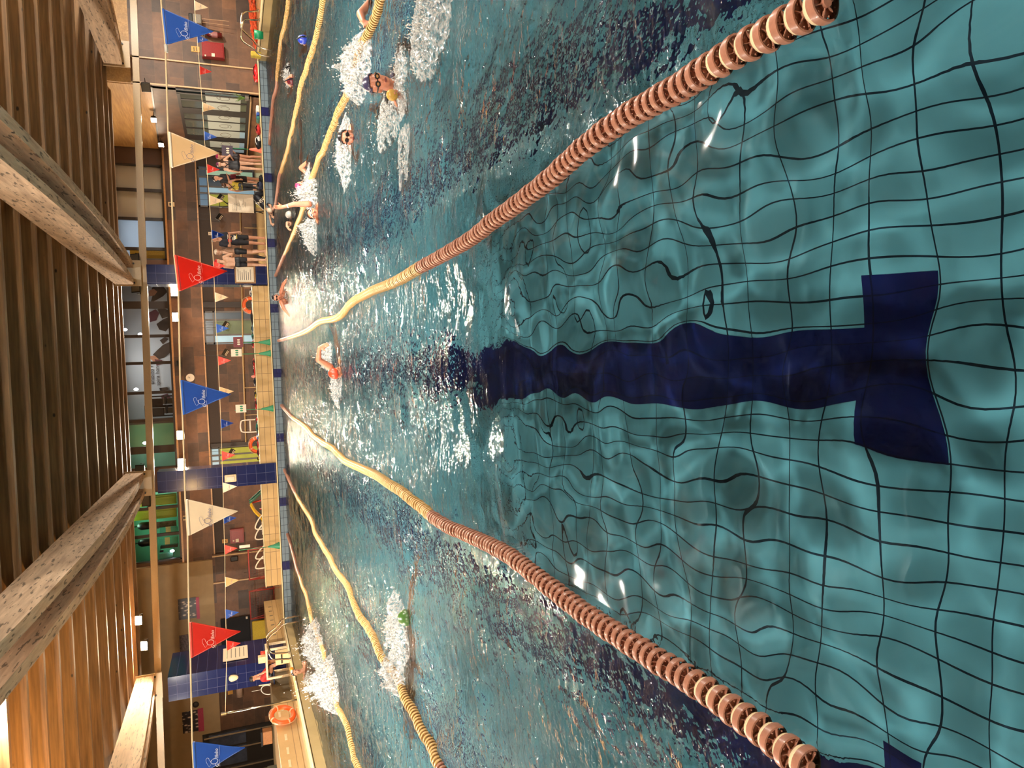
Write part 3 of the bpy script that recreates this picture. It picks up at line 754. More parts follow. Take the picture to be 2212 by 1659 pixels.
def machine(lab, y, Y, h, m1, x=None):
    """upright gym machine: frame, seat, pad, weight stack"""
    p = aY(330, y, Y); t = thing('gym_machine', lab, 'gym machine', (p.x, Y, WT-.02), group='machines in the gallery gym')
    b = B(); tube(b, [(-.3,0,.03),(.3,0,.03)], .035); tube(b, [(-.22,0,.03),(-.22,0,h),(.22,0,h),(.22,0,.03)], .03); obj('frame', b, darkframe, t)
    b = B(); cbox(b, (.05,-.2,.48), (.34,.4,.08)); bevel(b, .02); obj('seat', b, black, t)
    b = B(); cbox(b, (-.05,-.02,.85), (.36,.08,.5)); bevel(b, .02); obj('back_pad', b, m1, t)
    b = B(); cbox(b, (.0,.08,.4), (.24,.12,.6)); obj('weight_stack', b, grey, t)
machine('dark gym machine behind the gallery glass below the lettering', 868, YB+1.1, 1.2, dk); machine('gym machine with a brown pad left of the mural lettering', 888, YB+1.5, 1.35, dk)
for lab, x, y in (('round lit lamp in the gallery gym above the mural riders, upper', 270, 712), ('round lit lamp in the gallery gym close to the ring beam', 303, 722), ('long lit lamp behind the glass over the mural lettering', 294, 841), ('small lit lamp beside the green gallery pane', 313, 957), ('bright lamp seen under the beam beside the yellow lockers', 312, 1090), ('bright oval lamp reflected low in the left gallery window', 372, 1190)):
    p = aY(x, y, YB+.9); b = B(); ball(b, p, (.06,.03,.09), 12); t = tag(obj('gallery_lamp', b, em('gallery_lamp_glow', (240,244,255), 14), None, True), lab, 'lamp')
lime = mat('lime_locker', (156,164,34), .5, var=.06)
for ya, yb, lab in ((1073, 1094, 'lime yellow locker door right of the gallery mullion by the blue column'), (1103, 1123, 'lime yellow locker door left of the gallery mullion by the blue column')):
    t = thing('locker', lab, 'locker', (0,0,0)); obj('body', pbox(250, ya, 381, yb, YB+1.0, .35), lime, t); obj('door', pbox(262, ya+3, 379, yb-3, YB+.97, .04, .01), lime, t)
t = thing('wall_curtain', 'brown and grey slatted curtain in the left gallery window', 'curtain', (0,0,0))
obj('cloth', pbox(338, 1126, 381, 1140, YB+1.1, .05), mat('brown_slats', (110,86,62), .7, var=.3, scale=9), t)
for x0, y0, x1, y1, lab in ((344,1138,384,1153,'turquoise exercise mat hung at the left gallery window, right of the mullion'), (342,1161,385,1176,'turquoise exercise mat hung at the left gallery window, left of the mullion')):
    t = thing('wall_mat', lab, 'mat', (0,0,0)); obj('pad', pbox(x0, y0, x1, y1, YB+.8, .06, .02), mat('turquoise_mat', (64,186,156), .6), t); obj('strap', pbox(x0+14, y0, x0+25, y1, YB+.77, .03), mat('straw_strap', (196,190,120), .6), t)
roomthing('storage_bin', 'dark bin on the floor of the left gallery room', 'bin', 346, 1178, 384, 1184, YB+.9, .4, black)
t = thing('treadmill', 'pale green fitness machine at the left end of the gallery', 'gym machine', (0,0,0)); obj('deck', pbox(344, 1194, 374, 1206, YB+1, .9, .03), mat('pale_green_plastic', (120,190,160), .4), t); obj('console', pbox(345, 1189, 353, 1193, YB+.9, .1, .01), black, t)
for x, y, lab in ((312, 1136, 'black punch bag hanging on ropes behind the ring beam'), (313, 1172, 'black round speaker behind the ring beam at the left gallery window')):
    p = aY(x, y, YB+1.2); t = thing('punch_bag', lab, 'punch bag', p); b = B(); lathe(b, [(.05,-.26),(.16,-.22),(.17,.12),(.1,.24),(.03,.27)], 16); obj('body', b, black, t, True); b = B(); tube(b, [(0,0,.25),(-.1,0,.9)], .012); tube(b, [(0,0,.25),(.1,0,.9)], .012); obj('rope', b, black, t)

# ------------------------------------------------------------------ ground floor doors in the recess
def door(idx, x0, y0, x1, y1, transom, panels, label=None):
    Y = YB-.06; t = thing('door_%d' % idx, None, None, (0,0,0)); t['kind'] = 'structure'
    xl, xr, zb, zt = rectY(x0, y0, x1, y1, Y); zb = ZD; zm = aY(transom, (y0+y1)/2, Y).z
    b = B(); f = .06
    for lo, hi in (((xl,Y-.03,zb),(xl+f,Y+.05,zt)), ((xr-f,Y-.03,zb),(xr,Y+.05,zt)), ((xl,Y-.03,zt-f),(xr,Y+.05,zt)), ((xl,Y-.03,zm-f/2),(xr,Y+.05,zm+f/2))): box(b, lo, hi)
    obj('frame', b, mat('grey_door_frame', (92,90,90), .4), t)
    for i, (a, c, m, up) in enumerate(panels):
        pl = aY(x1, c, Y).x; pr = aY(x1, a, Y).x
        b = B(); box(b, (pl+.01, Y-.008, zm+.03 if up else zb+.03), (pr-.01, Y+.03, zt-.05 if up else zm-.03)); obj('pane', b, m, t)
    ms = sorted({a for a, c, m, u in panels}-{y0})
    for a in ms:
        x = aY(x1, a, Y).x; b = B(); box(b, (x-.035, Y-.025, zb), (x+.035, Y+.04, zt)); obj('stile', b, mat('grey_door_frame', (92,90,90), .4), t)
    return t
slate = mat('slate_dim_glass', (70,84,98), .2, emis=(80,98,116), es=.12, var=.1, scale=2)
door(1, 428, 366, 548, 449, 449, [(366,388,slate,1),(388,408,blueglass,1),(408,449,blueglass,1),(366,388,slate,0),(388,408,slate,0),(408,422,paleglass,0),(422,449,limeglass,0)])
door(2, 441, 672, 553, 742, 462, [(672,742,slate,1),(672,690,slate,0),(690,722,greenglass,0),(722,742,paleglass,0)])
door(3, 455, 962, 570, 1012, 474, [(962,1012,paleglass,1),(962,976,limeglass,0),(976,988,limeglass,0),(988,1012,limeglass,0)])
t = thing('open_door_leaf', 'mint glass door leaf standing open behind the woman in the black swimsuit', 'door leaf', (0,0,0)); o = obj('pane', pbox(446, 370, 545, 380, YB-.6, .04), mint, t); obj('edge', pbox(446, 380, 545, 383, YB-.62, .06), darkframe, t); obj('hinge_edge', pbox(446, 366, 545, 370, YB-.62, .06), darkframe, t)
b = pbox(436, 652, 560, 664, YB-.12, .1); o = st('trim_12', b, darkframe)
b = pbox(455, 955, 575, 963, YB-.12, .1); o = st('trim_13', b, darkframe)
# far-left glazed doors
t = thing('door_4', None, None, (0,0,0)); t['kind'] = 'structure'; YL = YB-.36
b = pbox(440, 1570, 610, 1720, YL, .05); obj('frame', b, mat('dark_door', (34,30,28), .35), t)
for x0, y0, x1, y1, m in ((452,1582,532,1611,slate), (452,1615,534,1652,slate)): obj('pane', pbox(x0, y0, x1, y1, YL-.03, .03), mat('dusk_glass', (56,62,74), .12, var=.3, scale=2, emis=(66,74,92), es=.05), t)
b = B()
for y0 in (1581, 1613, 1655): pbox(440, y0-2, 606, y0+1, YL-.05, .03, bm=b)
obj('stile', b, steel, t)
# long window in the right-hand wall
w = thing('window_4', None, None, (0,0,0)); w['kind'] = 'structure'
wy0, wy1, wz0, wz1 = 26.05, 32.6, .56, 2.78; xg = SX-.01
b = B()
for y in (wy0, wy1): box(b, (xg-.05, y-.06, wz0), (xg+.02, y+.06, wz1))
box(b, (xg-.05, wy0, wz0-.05), (xg+.02, wy1, wz0+.06)); box(b, (xg-.05, wy0, wz1-.1), (xg+.02, wy1, wz1)); obj('frame', b, darkframe, w)
ms = [aX(460, y, SX).y for y in (197, 217, 240, 259, 277, 297, 316)]
for y, h in zip(ms, (.05,.07,.3,.06,.06,.3,.06)): b = B(); box(b, (xg-.045, y-h, wz0), (xg+.01, y+h, wz1)); obj('mullion', b, darkframe, w)
bands = [wy0]+ms+[wy1]
dim = mat('window_dim', (86,90,82), .12, emis=(100,106,98), es=.1, var=.12, scale=1.2); litp = mat('window_paper', (168,172,160), .4, emis=(176,182,172), es=.26, var=.05, scale=2); litb = mat('window_blue', (150,176,190), .2, emis=(150,180,196), es=.3, var=.05)
for i, (a, c) in enumerate(zip(bands, bands[1:])):
    b = B(); box(b, (xg-.03, a, wz0+.55), (xg-.012, c, wz1)); obj('pane', b, dim, w)
    b = B(); box(b, (xg-.03, a, wz0), (xg-.012, c, wz0+.55)); obj('pane', b, dim if i < 5 else litb, w)
for i, (a, c) in enumerate(list(zip(bands, bands[1:]))[:7]):
    if i in (2, 5): pass
    b = B(); box(b, (xg-.04, a+.06, wz0+.25), (xg-.031, c-.06, wz0+1.35)); t = tag(obj('window_drawing', b, litp), ('sheet of line drawings taped in the long window, %s of the row' % ['rightmost','second','third','fourth','fifth','sixth','seventh'][i]) if False else 'pale sheet with line drawings in the long window, %s from its right end' % ['first','second','third','fourth','fifth','sixth','seventh'][i], 'drawing')
    b = B(); q = [(xg-.043, a+.15+(c-a-.3)*u, wz0+.5+.55*v) for u, v in [(.5+.4*math.cos(k*.7+i)*(.5+k/24), .5+.45*math.sin(k*.7+i)*(.5+k/24)) for k in range(12)]]; tube(b, smoothpath(q, 4), .008, 4); obj('line', b, grey, t)
p = aX(540, 210, SX-.2); t = thing('potted_plant', 'spiky potted plant on the sill of the long window', 'plant', (p.x-.05, p.y, wz0+.02)); b = B(); lathe(b, [(.06,0),(.09,.12),(.08,.12)], 12); obj('pot', b, grey, t); b = B()
for k in range(14):
    a = k*2.4; tube(b, [(0,0,.1),(.1*math.cos(a)*.6,.16*math.sin(a)*.6,.28),(.12*math.cos(a),.24*math.sin(a),.36+.06*(k%3))], [.012,.01,.002], 5)
obj('leaves', b, mat('leaf_green', (96,128,58), .5), t)
slab('trim_14', (xg-.16, wy0-.1, wz0-.08), (SX, wy1+.1, wz0-.04), mat('pale_edge', (206,170,124), .4))

# ------------------------------------------------------------------ wall fittings
def fire_cabinet(x0, y0, x1, y1, Y, lab):
    t = thing('fire_hose_cabinet', lab, 'fire cabinet', (0,0,0)); obj('body', pbox(x0, y0, x1, y1, Y, .2), redp, t); obj('door', pbox(x0+2, y0+1.5, x1-2, y1-1.5, Y-.025, .03, .008), redp, t)
    xm = (x0+x1)/2; obj('label_plate', pbox(xm-3, y1-9, xm+4, y1-2, Y-.04, .02), paper, t); obj('handle', pbox(x0+6, y1-6, x0+9, y1-3, Y-.06, .04), paper, t)
fire_cabinet(436, 91, 484, 124, 25.46, 'red fire hose cabinet on the slate wall right of the small red pennant')
fire_cabinet(497, 1143, 527, 1173, YB-.22, 'red fire hose cabinet on the back wall beside the toy slide')
def sign(x0, y0, x1, y1, Y, lab, m=brass, lines=2):
    t = thing('wall_sign', lab, 'sign', (0,0,0)); obj('plate', pbox(x0, y0, x1, y1, Y-.02, .02), m, t)
    b = B()
    for k in range(lines):
        xx = x0+(x1-x0)*(k+1)/(lines+1); pbox(xx-.7, y0+2, xx+.7, y1-2, Y-.026, .008, bm=b)
    obj('marking', b, inkd, t)
sign(413, 100, 431, 112, 25.7, 'amber sign just above the right fire hose cabinet'); sign(411, 68, 425, 75, 25.7, 'amber sign above the fire extinguisher'); sign(480, 1165, 492, 1173, YB-.02, 'small amber sign above the left fire hose cabinet')
sign(450, 501, 457, 508, YB-.03, 'small cream sign above the coach in the dark cap', paper, 1)
def extinguisher(x, y, Y, lab):
    p = aY(x, y, Y); t = thing('fire_extinguisher', lab, 'fire extinguisher', p); b = B(); lathe(b, [(.05,-.26),(.085,-.25),(.088,.1),(.07,.18),(.03,.22),(.03,.26)], 16); obj('cylinder', b, mat('dark_red', (84,20,22), .25, coat=.4), t, True)
    b = B(); lathe(b, [(.0885,-.12),(.0885,.06)], 16); obj('label', b, mat('pinkish_label', (150,96,92), .5), t)
    b = B(); tube(b, smoothpath([(0,0,.27),(.1,-.03,.28),(.13,-.03,.1),(.1,-.02,-.2)], 6), .012); obj('hose', b, black, t, True); b = B(); cbox(b, (0,-.01,.29), (.14,.04,.04)); obj('valve', b, black, t)
extinguisher(461, 75, 25.55, 'fire extinguisher on the slate wall at the far right')
p = aY(426, 43, 25.5); t = thing('loudspeaker', 'beige box loudspeaker on the slate wall above the pool ladder', 'loudspeaker', p); b = B(); cbox(b, (0,0,0), (.3,.22,.26)); bevel(b, .03); obj('body', b, grey, t); b = B(); cbox(b, (0,-.02,.19), (.3,.16,.12)); bevel(b, .02); obj('bracket', b, black, t); b = B(); tube(b, [(-.06,-.02,-.12),(-.1,-.1,-.95)], .006, 5); tube(b, [(.05,-.02,-.12),(.04,-.1,-.95)], .006, 5); obj('cable', b, mat('pale_cable', (190,150,110), .5), t)
def emergency_lamp(x0, y0, x1, y1, lab):
    t = thing('emergency_lamp', lab, 'wall lamp', (0,0,0)); obj('body', pbox(x0, y0, x1, y1, YB-.24, .08, .015), mat('cream_case', (236,206,160), .4), t); xm = (x0+x1)/2; obj('lens', pbox(xm-4, (y0+y1)/2-3, xm+1, (y0+y1)/2+3, YB-.26, .03, .01), black, t)
emergency_lamp(363, 436, 377, 446, 'cream emergency lamp with a dark lens on the slate band, right of centre'); emergency_lamp(395, 1114, 404, 1124, 'cream emergency lamp half hidden behind the big white pennant on the left')
p = aY(388, 785, YB-.26); b = B(); cbox(b, p, (.24,.1,.12)); cbox(b, p+Vector((0,0,.11)), (.2,.1,.06)); bevel(b, .01); tag(obj('junction_box', b, black), 'small black box on the slate band right of the round clock', 'junction box')
p = aY(411, 816, YB-.2); t = thing('wall_clock', 'round cream wall clock on the slate band', 'clock', p); R90 = Matrix.Rotation(PI/2, 4, 'X'); b = B(); lathe(b, [(.16,0),(.165,.04),(.15,.05)], 32, R90); obj('rim', b, white, t); b = B(); lathe(b, [(.148,.045),(.148,.049)], 32, R90); obj('dial', b, paper, t); b = B(); cbox(b, (.03,-.056,.02), (.1,.004,.012), Matrix.Rotation(-.5, 4, 'Y')); cbox(b, (0,-.056,.05), (.012,.004,.09)); obj('hands', b, inkd, t)
# pipe rail along the recess wall
rail = thing('handrail', 'cream pipe handrail along the recessed slate wall', 'handrail', (0,0,0)); b = B(); tube(b, [aY(518,440,YB-.25), aY(521,562,YB-.25)], .025); tube(b, [aY(522,614,YB-.25), aY(525,780,YB-.25), aY(531,955,YB-.25)], .03); obj('top_rail', b, greymet, rail, True)
for y in (492, 548, 838, 897):
    q = aY(527, y, YB-.25); b = B(); tube(b, [(q.x, q.y, ZD), (q.x, q.y, q.z)], .02); obj('post', b, greymet, rail, True)
for x0, y0, lab in ((476, 427, 'tilted black board hanging right of the whiteboard stand'), (474, 469, 'tilted black board with white stripes beside the whiteboard'), (487, 702, 'tilted black board hanging in front of the glazed blue doorway'), (487, 762, 'tilted black board with white stripes left of the blue doorway'), (500, 978, 'tilted dark board at the yellow-lit doorway')):
    p = aY(x0, y0, YB-.9); t = thing('hanging_board', lab, 'board', p, group='tilted boards in the recess'); M = Matrix.Rotation(.55, 4, 'Y') @ Matrix.Rotation(.5, 4, 'Z'); b = B(); cbox(b, (0,0,0), (.34,.03,.2), M); obj('panel', b, black, t); b = B()
    for k in range(2): cbox(b, (.0,-.018,-.03-.045*k), (.26,.006,.018), M)
    obj('stripe', b, paper, t); b = B(); tube(b, [(-.1,0,.1),(-.1,0,1.0)], .006, 5); tube(b, [(.1,0,.06),(.1,0,1.0)], .006, 5); obj('hanger', b, black, t)
# posters, boards, mat on the left
photo = NT('team_photo'); v = photo.new('ShaderNodeTexVoronoi'); v.inputs['Scale'].default_value = 7; photo.link(photo.coords(scale=(1.4,1,.7)), v.inputs['Vector']); photo.base(photo.ramp(v.outputs['Distance'], [(.2, lin((206,190,176))), (.38, lin((60,50,54))), (.7, lin((34,30,36)))])); photo.b.inputs['Roughness'].default_value = .4; photo = photo.m
YP = YB-.36; pink = mat('pink_strip', (176,60,92), .5)
t = thing('poster', 'team poster with a pink strip below it, right of the two others', 'poster', (0,0,0)); obj('print', pbox(385, 1292, 424, 1337, YP, .015), photo, t); obj('strip', pbox(424, 1290, 431, 1337, YP-.002, .017), pink, t)
t = thing('poster', 'grey team poster half behind the big red pennant', 'poster', (0,0,0)); obj('print', pbox(388, 1371, 415, 1416, YP, .015), mat('faded_photo', (96,80,80), .5, var=.5, scale=14), t)
t = thing('poster', 'team poster with pink strip and white lettering on the leftmost wall', 'poster', (0,0,0)); obj('print', pbox(394, 1536, 428, 1582, YP, .015), photo, t); obj('strip', pbox(428, 1530, 440, 1580, YP-.002, .017), pink, t)
b = B(); p = aY(423, 1522, YP); ball(b, p, (.13,.06,.13), 12); tag(obj('wall_loudspeaker', b, mat('dark_speaker', (46,40,38), .6), None, True), 'round dark loudspeaker on the plaster above the leftmost poster', 'loudspeaker')
b = pbox(413, 1438, 424, 1443, YP, .06); tag(obj('wall_camera', b, grey), 'small grey camera on the plaster beside the lit blue column', 'camera')
t = thing('notice_board', 'large black notice board on the slate wall behind the red pennants', 'notice board', (0,0,0)); obj('panel', pbox(478, 1334, 541, 1423, YB-.42, .06, .01), mat('black_felt', (20,18,22), .8), t); obj('note', pbox(514, 1402, 536, 1417, YB-.435, .012), paper, t); obj('tag', pbox(481, 1410, 485, 1420, YB-.435, .012), paper, t); b = pbox(531, 1332, 535, 1337, YB-.435, .012); obj('badge', b, paper, t)
p0_, p1_ = aY(545, 1355, 31.0), aY(576, 1422, 31.0)
b = B(); box(b, (p1_.x, 31.6, ZD), (p0_.x, 31.75, p0_.z)); bevel(b, .03); tag(obj('gym_mat', b, yel), 'thick yellow mat standing upright under the black notice board', 'mat')
b = pbox(503, 1255, 513, 1213+54, YB-.4, .1, .02); 
b.free(); p = aY(506, 1207, YB-.4); b = B(); cbox(b, p, (.2,.12,.3)); bevel(b, .03); tag(obj('dispenser', b, black), 'black dispenser on the slate wall over the red goal frame', 'dispenser')
# column fittings
def lamp_oval(x0, y0, x1, y1, Y, lab):
    xl, xr, zb, zt = rectY(x0, y0, x1, y1, Y); t = thing('bulkhead_lamp', lab, 'wall lamp', ((xl+xr)/2, Y, (zb+zt)/2)); b = B(); cbox(b, (0,-.03,0), (xr-xl, .06, zt-zb)); bevel(b, .06, 3); obj('base', b, mat('cream_case', (236,206,160), .4), t, True); b = B(); cbox(b, (0,-.07,0), ((xr-xl)*.55, .05, (zt-zb)*.7)); bevel(b, .02, 2); obj('diffuser', b, paper, t, True)
lamp_oval(485, 1025, 511, 1041, 25.41, 'oval cream bulkhead lamp on the blue column left of the yellow doorway')
p = aY(501, 1465, 25.39); t = thing('shell_lamp', 'cream shell-shaped lamp on the blue column behind the lifeguard', 'wall lamp', p); b = B(); q = bmesh.ops.create_uvsphere(b, u_segments=16, v_segments=10, radius=1)
for vv in q['verts']: vv.co = Vector((vv.co.x*.11, min(vv.co.y, .1)*.1, vv.co.z*(.2 if vv.co.z < 0 else .1)))
obj('shade', b, mat('cream_shell', (250,222,170), .3, emis=(255,226,170), es=.35), t, True)
t = thing('framed_notice', 'framed typed notice on the blue column next to the swimmers', 'notice', (0,0,0)); obj('frame', pbox(507, 575, 552, 612, 25.38, .04), mat('wood_frame', (150,108,60), .5), t); obj('sheet', pbox(510, 577, 548, 609, 25.37, .02), paper, t); b = B()
for k in range(7): pbox(514+k*4.4, 582+(k%3)*3, 515+k*4.4, 605, 25.365, .006, bm=b)
obj('print', b, inkd, t)
t = thing('label_board', 'long cream board lettered in faint lines on the glossy column side', 'board', (0,0,0)); q0, q1 = aX(481, 1438, -9.6), aX(537, 1438, -9.6); b = B(); box(b, (-9.6, q0.y-.75 if False else 25.9, q1.z), (-9.575, 27.1, q0.z)); bevel(b, .01); obj('panel', b, paper, t); b = B()
for k in range(5): z = q1.z+(q0.z-q1.z)*(k+1)/6; box(b, (-9.577, 26.1, z-.012), (-9.57, 26.95, z+.012))
obj('print', b, grey, t)

# ------------------------------------------------------------------ pool gear
def stand(y, lab, sy0, sy1, sx0, sx1, m, Y=25.1, base=green, text=True):
    p = aY(590, y, Y); x = p.x; t = thing('sign_stand', lab, 'sign stand', (x, Y, ZD+.036)); b = B()
    for a in range(4): tube(b, [(0,0,.32),(.11*math.cos(a*PI/2+.4),.11*math.sin(a*PI/2+.4),.01)], .014, 6)
    lathe(b, [(.1,0),(.09,.04),(.03,.36),(.012,.38)], 12); obj('base', b, base, t); zt = aY(sx0-2, y, Y).z-ZD-.036; b = B(); tube(b, [(0,0,.3),(0,0,zt)], .011); obj('pole', b, green, t, True)
    xl, xr, zb, z1 = rectY(sx0, sy0, sx1, sy1, Y); b = B(); box(b, (xl-x, -.03, zb-ZD-.036), (xr-x, -.012, z1-ZD-.036)); obj('panel', b, m, t)
    if text:
        b = B()
        for k in range(3): ball(b, ((xl+xr)/2-x+(k-1)*.07, -.034, (zb+z1)/2-ZD-.05), (.025,.008,.05), 8)
        obj('pictogram', b, paper if m is not paper else green, t)
stand(739, 'green-based sign stand with a dark red square sign', 728, 750, 504, 525, mat('maroon_sign', (110,24,32), .4)); stand(763, 'green-based sign stand with a white sign, next to the dark red one', 754, 770, 499, 522, paper)
stand(882, 'green-based sign stand with a white sign beside the red rucksack', 874, 891, 509, 532, paper); stand(1180, 'green-based sign stand with its white sign seen edge-on, by the goal frames', 1177, 1183, 517, 540, paper, text=False)
stand(326, 'sign stand with a pink cone base and a dark purple sign', 315, 337, 479, 503, mat('purple_sign', (54,36,56), .5), 25.15, mat('pink_cone', (236,120,90), .5))
def lifebuoy(c, R_, r, rot, lab):
    t = thing('lifebuoy', lab, 'lifebuoy', c, group='orange lifebuoys'); t.rotation_euler = rot; b = B(); tube(b, [(R_*math.cos(k*PI/24), 0, R_*math.sin(k*PI/24)) for k in range(48)], r, 12, closed=True); obj('ring', b, orange, t, True); b = B()
    for a in range(4):
        aa = a*PI/2+.5; tube(b, [(R_*math.cos(aa+d), 0, R_*math.sin(aa+d)) for d in (-.07,0,.07)], r*1.04, 12)
    obj('band', b, mat('pale_band', (250,190,150), .4), t, True); b = B(); tube(b, [((R_+r+.012*(1+math.sin(4*k*PI/24)))*math.cos(k*PI/24+.5), 0, (R_+r+.012*(1+math.sin(4*k*PI/24)))*math.sin(k*PI/24+.5)) for k in range(48)], .007, 6, closed=True); obj('rope', b, mat('pale_rope', (226,190,150), .6), t, True)
b = B(); box(b, (-7.1, 26.05, ZD), (2.9, 26.75, .5)); st('wall_ledge', b, bandXZ)
for y, x, lab in ((659, 541, 'orange lifebuoy propped behind the parapet right of the blue doorway'), (961, 554, 'orange lifebuoy propped behind the parapet beside the yellow doorway')):
    p = aY(x, y, 26.2); lifebuoy((p.x, 26.2, .5+.29), .235, .058, (.05,0,0), lab)
p = aY(611, 1556, 21.2); lifebuoy((-9.62, 21.2, p.z), .3, .065, (.12, 0, 1.25), 'orange lifebuoy leaning on the low tiled wall at the left')
def soft(nm, lab, cat, x0, y0, x1, y1, Y, m, extra=None, d=.3, z0=None, grp=None):
    """soft bag: squashed, noisy body with strap and a contrasting part"""
    xl, xr, zb, zt = rectY(x0, y0, x1, y1, Y); zb = z0 if z0 is not None else zb; w, h = xr-xl, max(zt-zb, .06)
    t = thing(nm, lab, cat, ((xl+xr)/2, Y, zb), 0, grp); b = B(); ball(b, (0,0,h*.5), (w*.52, d*.5, h*.54), 13, None, .35)
    for v_ in b.verts:
        if v_.co.z < .004: v_.co.z = .004
    obj('body', b, m, t, True)
    b = B(); tube(b, smoothpath([(-w*.3,-d*.3,h*.75),(-w*.1,-d*.48,h*1.02),(w*.15,-d*.48,h*1.0),(w*.32,-d*.3,h*.7)], 5), .014, 6); obj('strap', b, extra or black, t, True)
    if extra: b = B(); ball(b, (w*.12,-d*.36,h*.42), (w*.26,d*.18,h*.3), 12, None, .2); obj('pocket', b, extra, t, True)
    return t
cl = {k: mat('cloth_'+k, v, .75, var=.15, scale=18) for k, v in dict(navy=(28,34,58), black=(20,20,24), red=(196,40,36), jean=(66,96,116), maroon=(120,36,50), yellow=(186,160,50), blue=(40,80,160), pink=(228,140,120), teal=(40,110,100), white=(220,214,206)).items()}
PT = .766; YPp = 25.76
for nm, lab, cat, y0, y1, x0, m, ex, gp in (('sports_bag', 'dark blue bag with a badge on the parapet by the blue column', 'bag', 625, 641, 545, 'navy', 'white', 0), ('sports_bag', 'long black bag on the parapet under the right lifebuoy', 'bag', 671, 702, 547, 'black', None, 0), ('towel', 'grey-blue towel heaped on the parapet left of the long black bag', 'towel', 703, 717, 546, 'jean', None, 0),
    ('sports_bag', 'small black bag right of the red cap on the parapet', 'bag', 719, 733, 546, 'black', 'teal', 0), ('jacket', 'red jacket folded on the parapet below the dark red sign', 'jacket', 735, 751, 547, 'red', 'black', 0), ('rucksack', 'red and black rucksack on the parapet under the small red pennant', 'rucksack', 775, 792, 546, 'red', 'black', 0),
    ('jacket', 'red jacket spread beside the red and black rucksack', 'jacket', 792, 811, 552, 'red', None, 0), ('sports_bag', 'navy bag on the parapet between the red jacket and the yellow bag', 'bag', 815, 833, 552, 'navy', None, 0), ('sports_bag', 'yellow bag on the parapet', 'bag', 843, 860, 552, 'yellow', 'black', 0),
    ('rucksack', 'red rucksack with a black helmet on it beside a green sign stand', 'rucksack', 861, 885, 552, 'red', 'black', 0), ('sports_bag', 'black bag on the parapet below the white chair', 'bag', 910, 935, 556, 'black', 'teal', 0), ('pouch', 'small red pouch right of the white chair', 'pouch', 902, 909, 556, 'red', None, 0),
    ('sports_bag', 'small blue and white bag beside the left lifebuoy', 'bag', 938, 949, 556, 'blue', 'white', 0), ('sports_bag', 'red bag under the left lifebuoy', 'bag', 953, 968, 557, 'red', None, 0), ('sports_bag', 'maroon bag left of the left lifebuoy', 'bag', 969, 984, 559, 'maroon', None, 0), ('towel', 'yellow-green towel at the left end of the row on the parapet', 'towel', 985, 994, 560, 'yellow', None, 0)):
    soft(nm, lab, cat, x0, y0, 566, y1, YPp, cl[m], cl.get(ex), .26, PT, 'bags and clothes on the parapet')
p = aY(545, 816, YPp); b = B(); lathe(b, [(.05,0),(.06,.03),(.035,.12),(.012,.14)], 12); o = obj('pink_shell', b, cl['pink'], None, True); o.location = (aY(556,813,YPp).x, YPp, PT); tag(o, 'small pink cone toy on the parapet beside the red jacket', 'toy')
p = aY(540, 612, YPp); b = B(); lathe(b, [(.035,0),(.035,.2),(.015,.24),(.015,.27)], 12); o = obj('water_bottle', b, white, None, True); o.location = (aY(550,618,YPp).x, YPp, PT); tag(o, 'white bottle at the foot of the blue column on the parapet', 'bottle')
for nm, lab, cat, y0, y1, x0, m, ex in (('sports_bag', 'red bag on the deck edge beneath the long window', 'bag', 270, 291, 553, 'red', None), ('sports_bag', 'black bag with a white mark on the deck edge right of the pink cone', 'bag', 293, 321, 552, 'black', 'white'), ('rucksack', 'black rucksack hanging over the pool edge in front of the dark-haired man', 'rucksack', 378, 396, 560, 'black', None), ('rucksack', 'dark purple rucksack on the deck edge by the woman in leggings', 'rucksack', 392, 409, 556, 'navy', None)):
    soft(nm, lab, cat, x0, y0, 570, y1, 25.05, cl[m], cl.get(ex), .3, ZD+.036)
p = aY(556, 157, 25.1); t = soft('float', 'shiny red float lying on the deck at the far right pool corner', 'float', 547, 139, 560, 176, 25.35, mat('shiny_red', (226,40,44), .2, coat=.6), None, .3, ZD)
for y0, y1, m, lab in ((232, 246, 'white', 'white kickboard on the deck above the rightmost navy mark'), (247, 254, 'blue', 'blue kickboard on the deck left of the white one'), (255, 263, 'teal', 'green kickboard on the deck left of the blue one')):
    p = aY(563, (y0+y1)/2, 25.3); w = abs(aY(563,y0,25.3).x-aY(563,y1,25.3).x); b = B(); cbox(b, (p.x, 25.3, ZD+.09), (w, .4, .1)); bevel(b, .03); tag(obj('kickboard', b, cl[m]), lab, 'kickboard', 'kickboards on the right of the deck')
b = B(); lathe(b, [(.1,0),(.13,.24),(.12,.24)], 16); o = obj('bucket', b, green, None, True); p = aY(575, 108, 21.9); o.location = (p.x+.4, 21.9, ZD); tag(o, 'green bucket behind the right pool ladder', 'bucket')
b = B(); p = aY(551, 94, 22.6); cbox(b, (p.x, 23.4, ZD+.15), (.16,.2,.3)); bevel(b, .03); tag(obj('small_box', b, cl['yellow']), 'pale yellow box on the deck beside the green bucket', 'box')
b = B()
for k in range(60):
    c = Vector((11.6+rng.normal(0,.7), 24.9+rng.normal(0,.1), ZD+.05+abs(rng.normal(0,.06)))); a = rng.uniform(0,6.3)
    tube(b, [c+Vector((.25*math.cos(a+j*1.3)*(1+.3*math.sin(j)), .12*math.sin(a+j*1.3), .05*math.sin(j*2+k))) for j in range(6)], .012, 5)
tag(obj('rolled_net', b, mat('orange_net', (206,74,24), .6)), 'heap of orange netting along the foot of the slate wall at the right', 'net', kind='stuff')
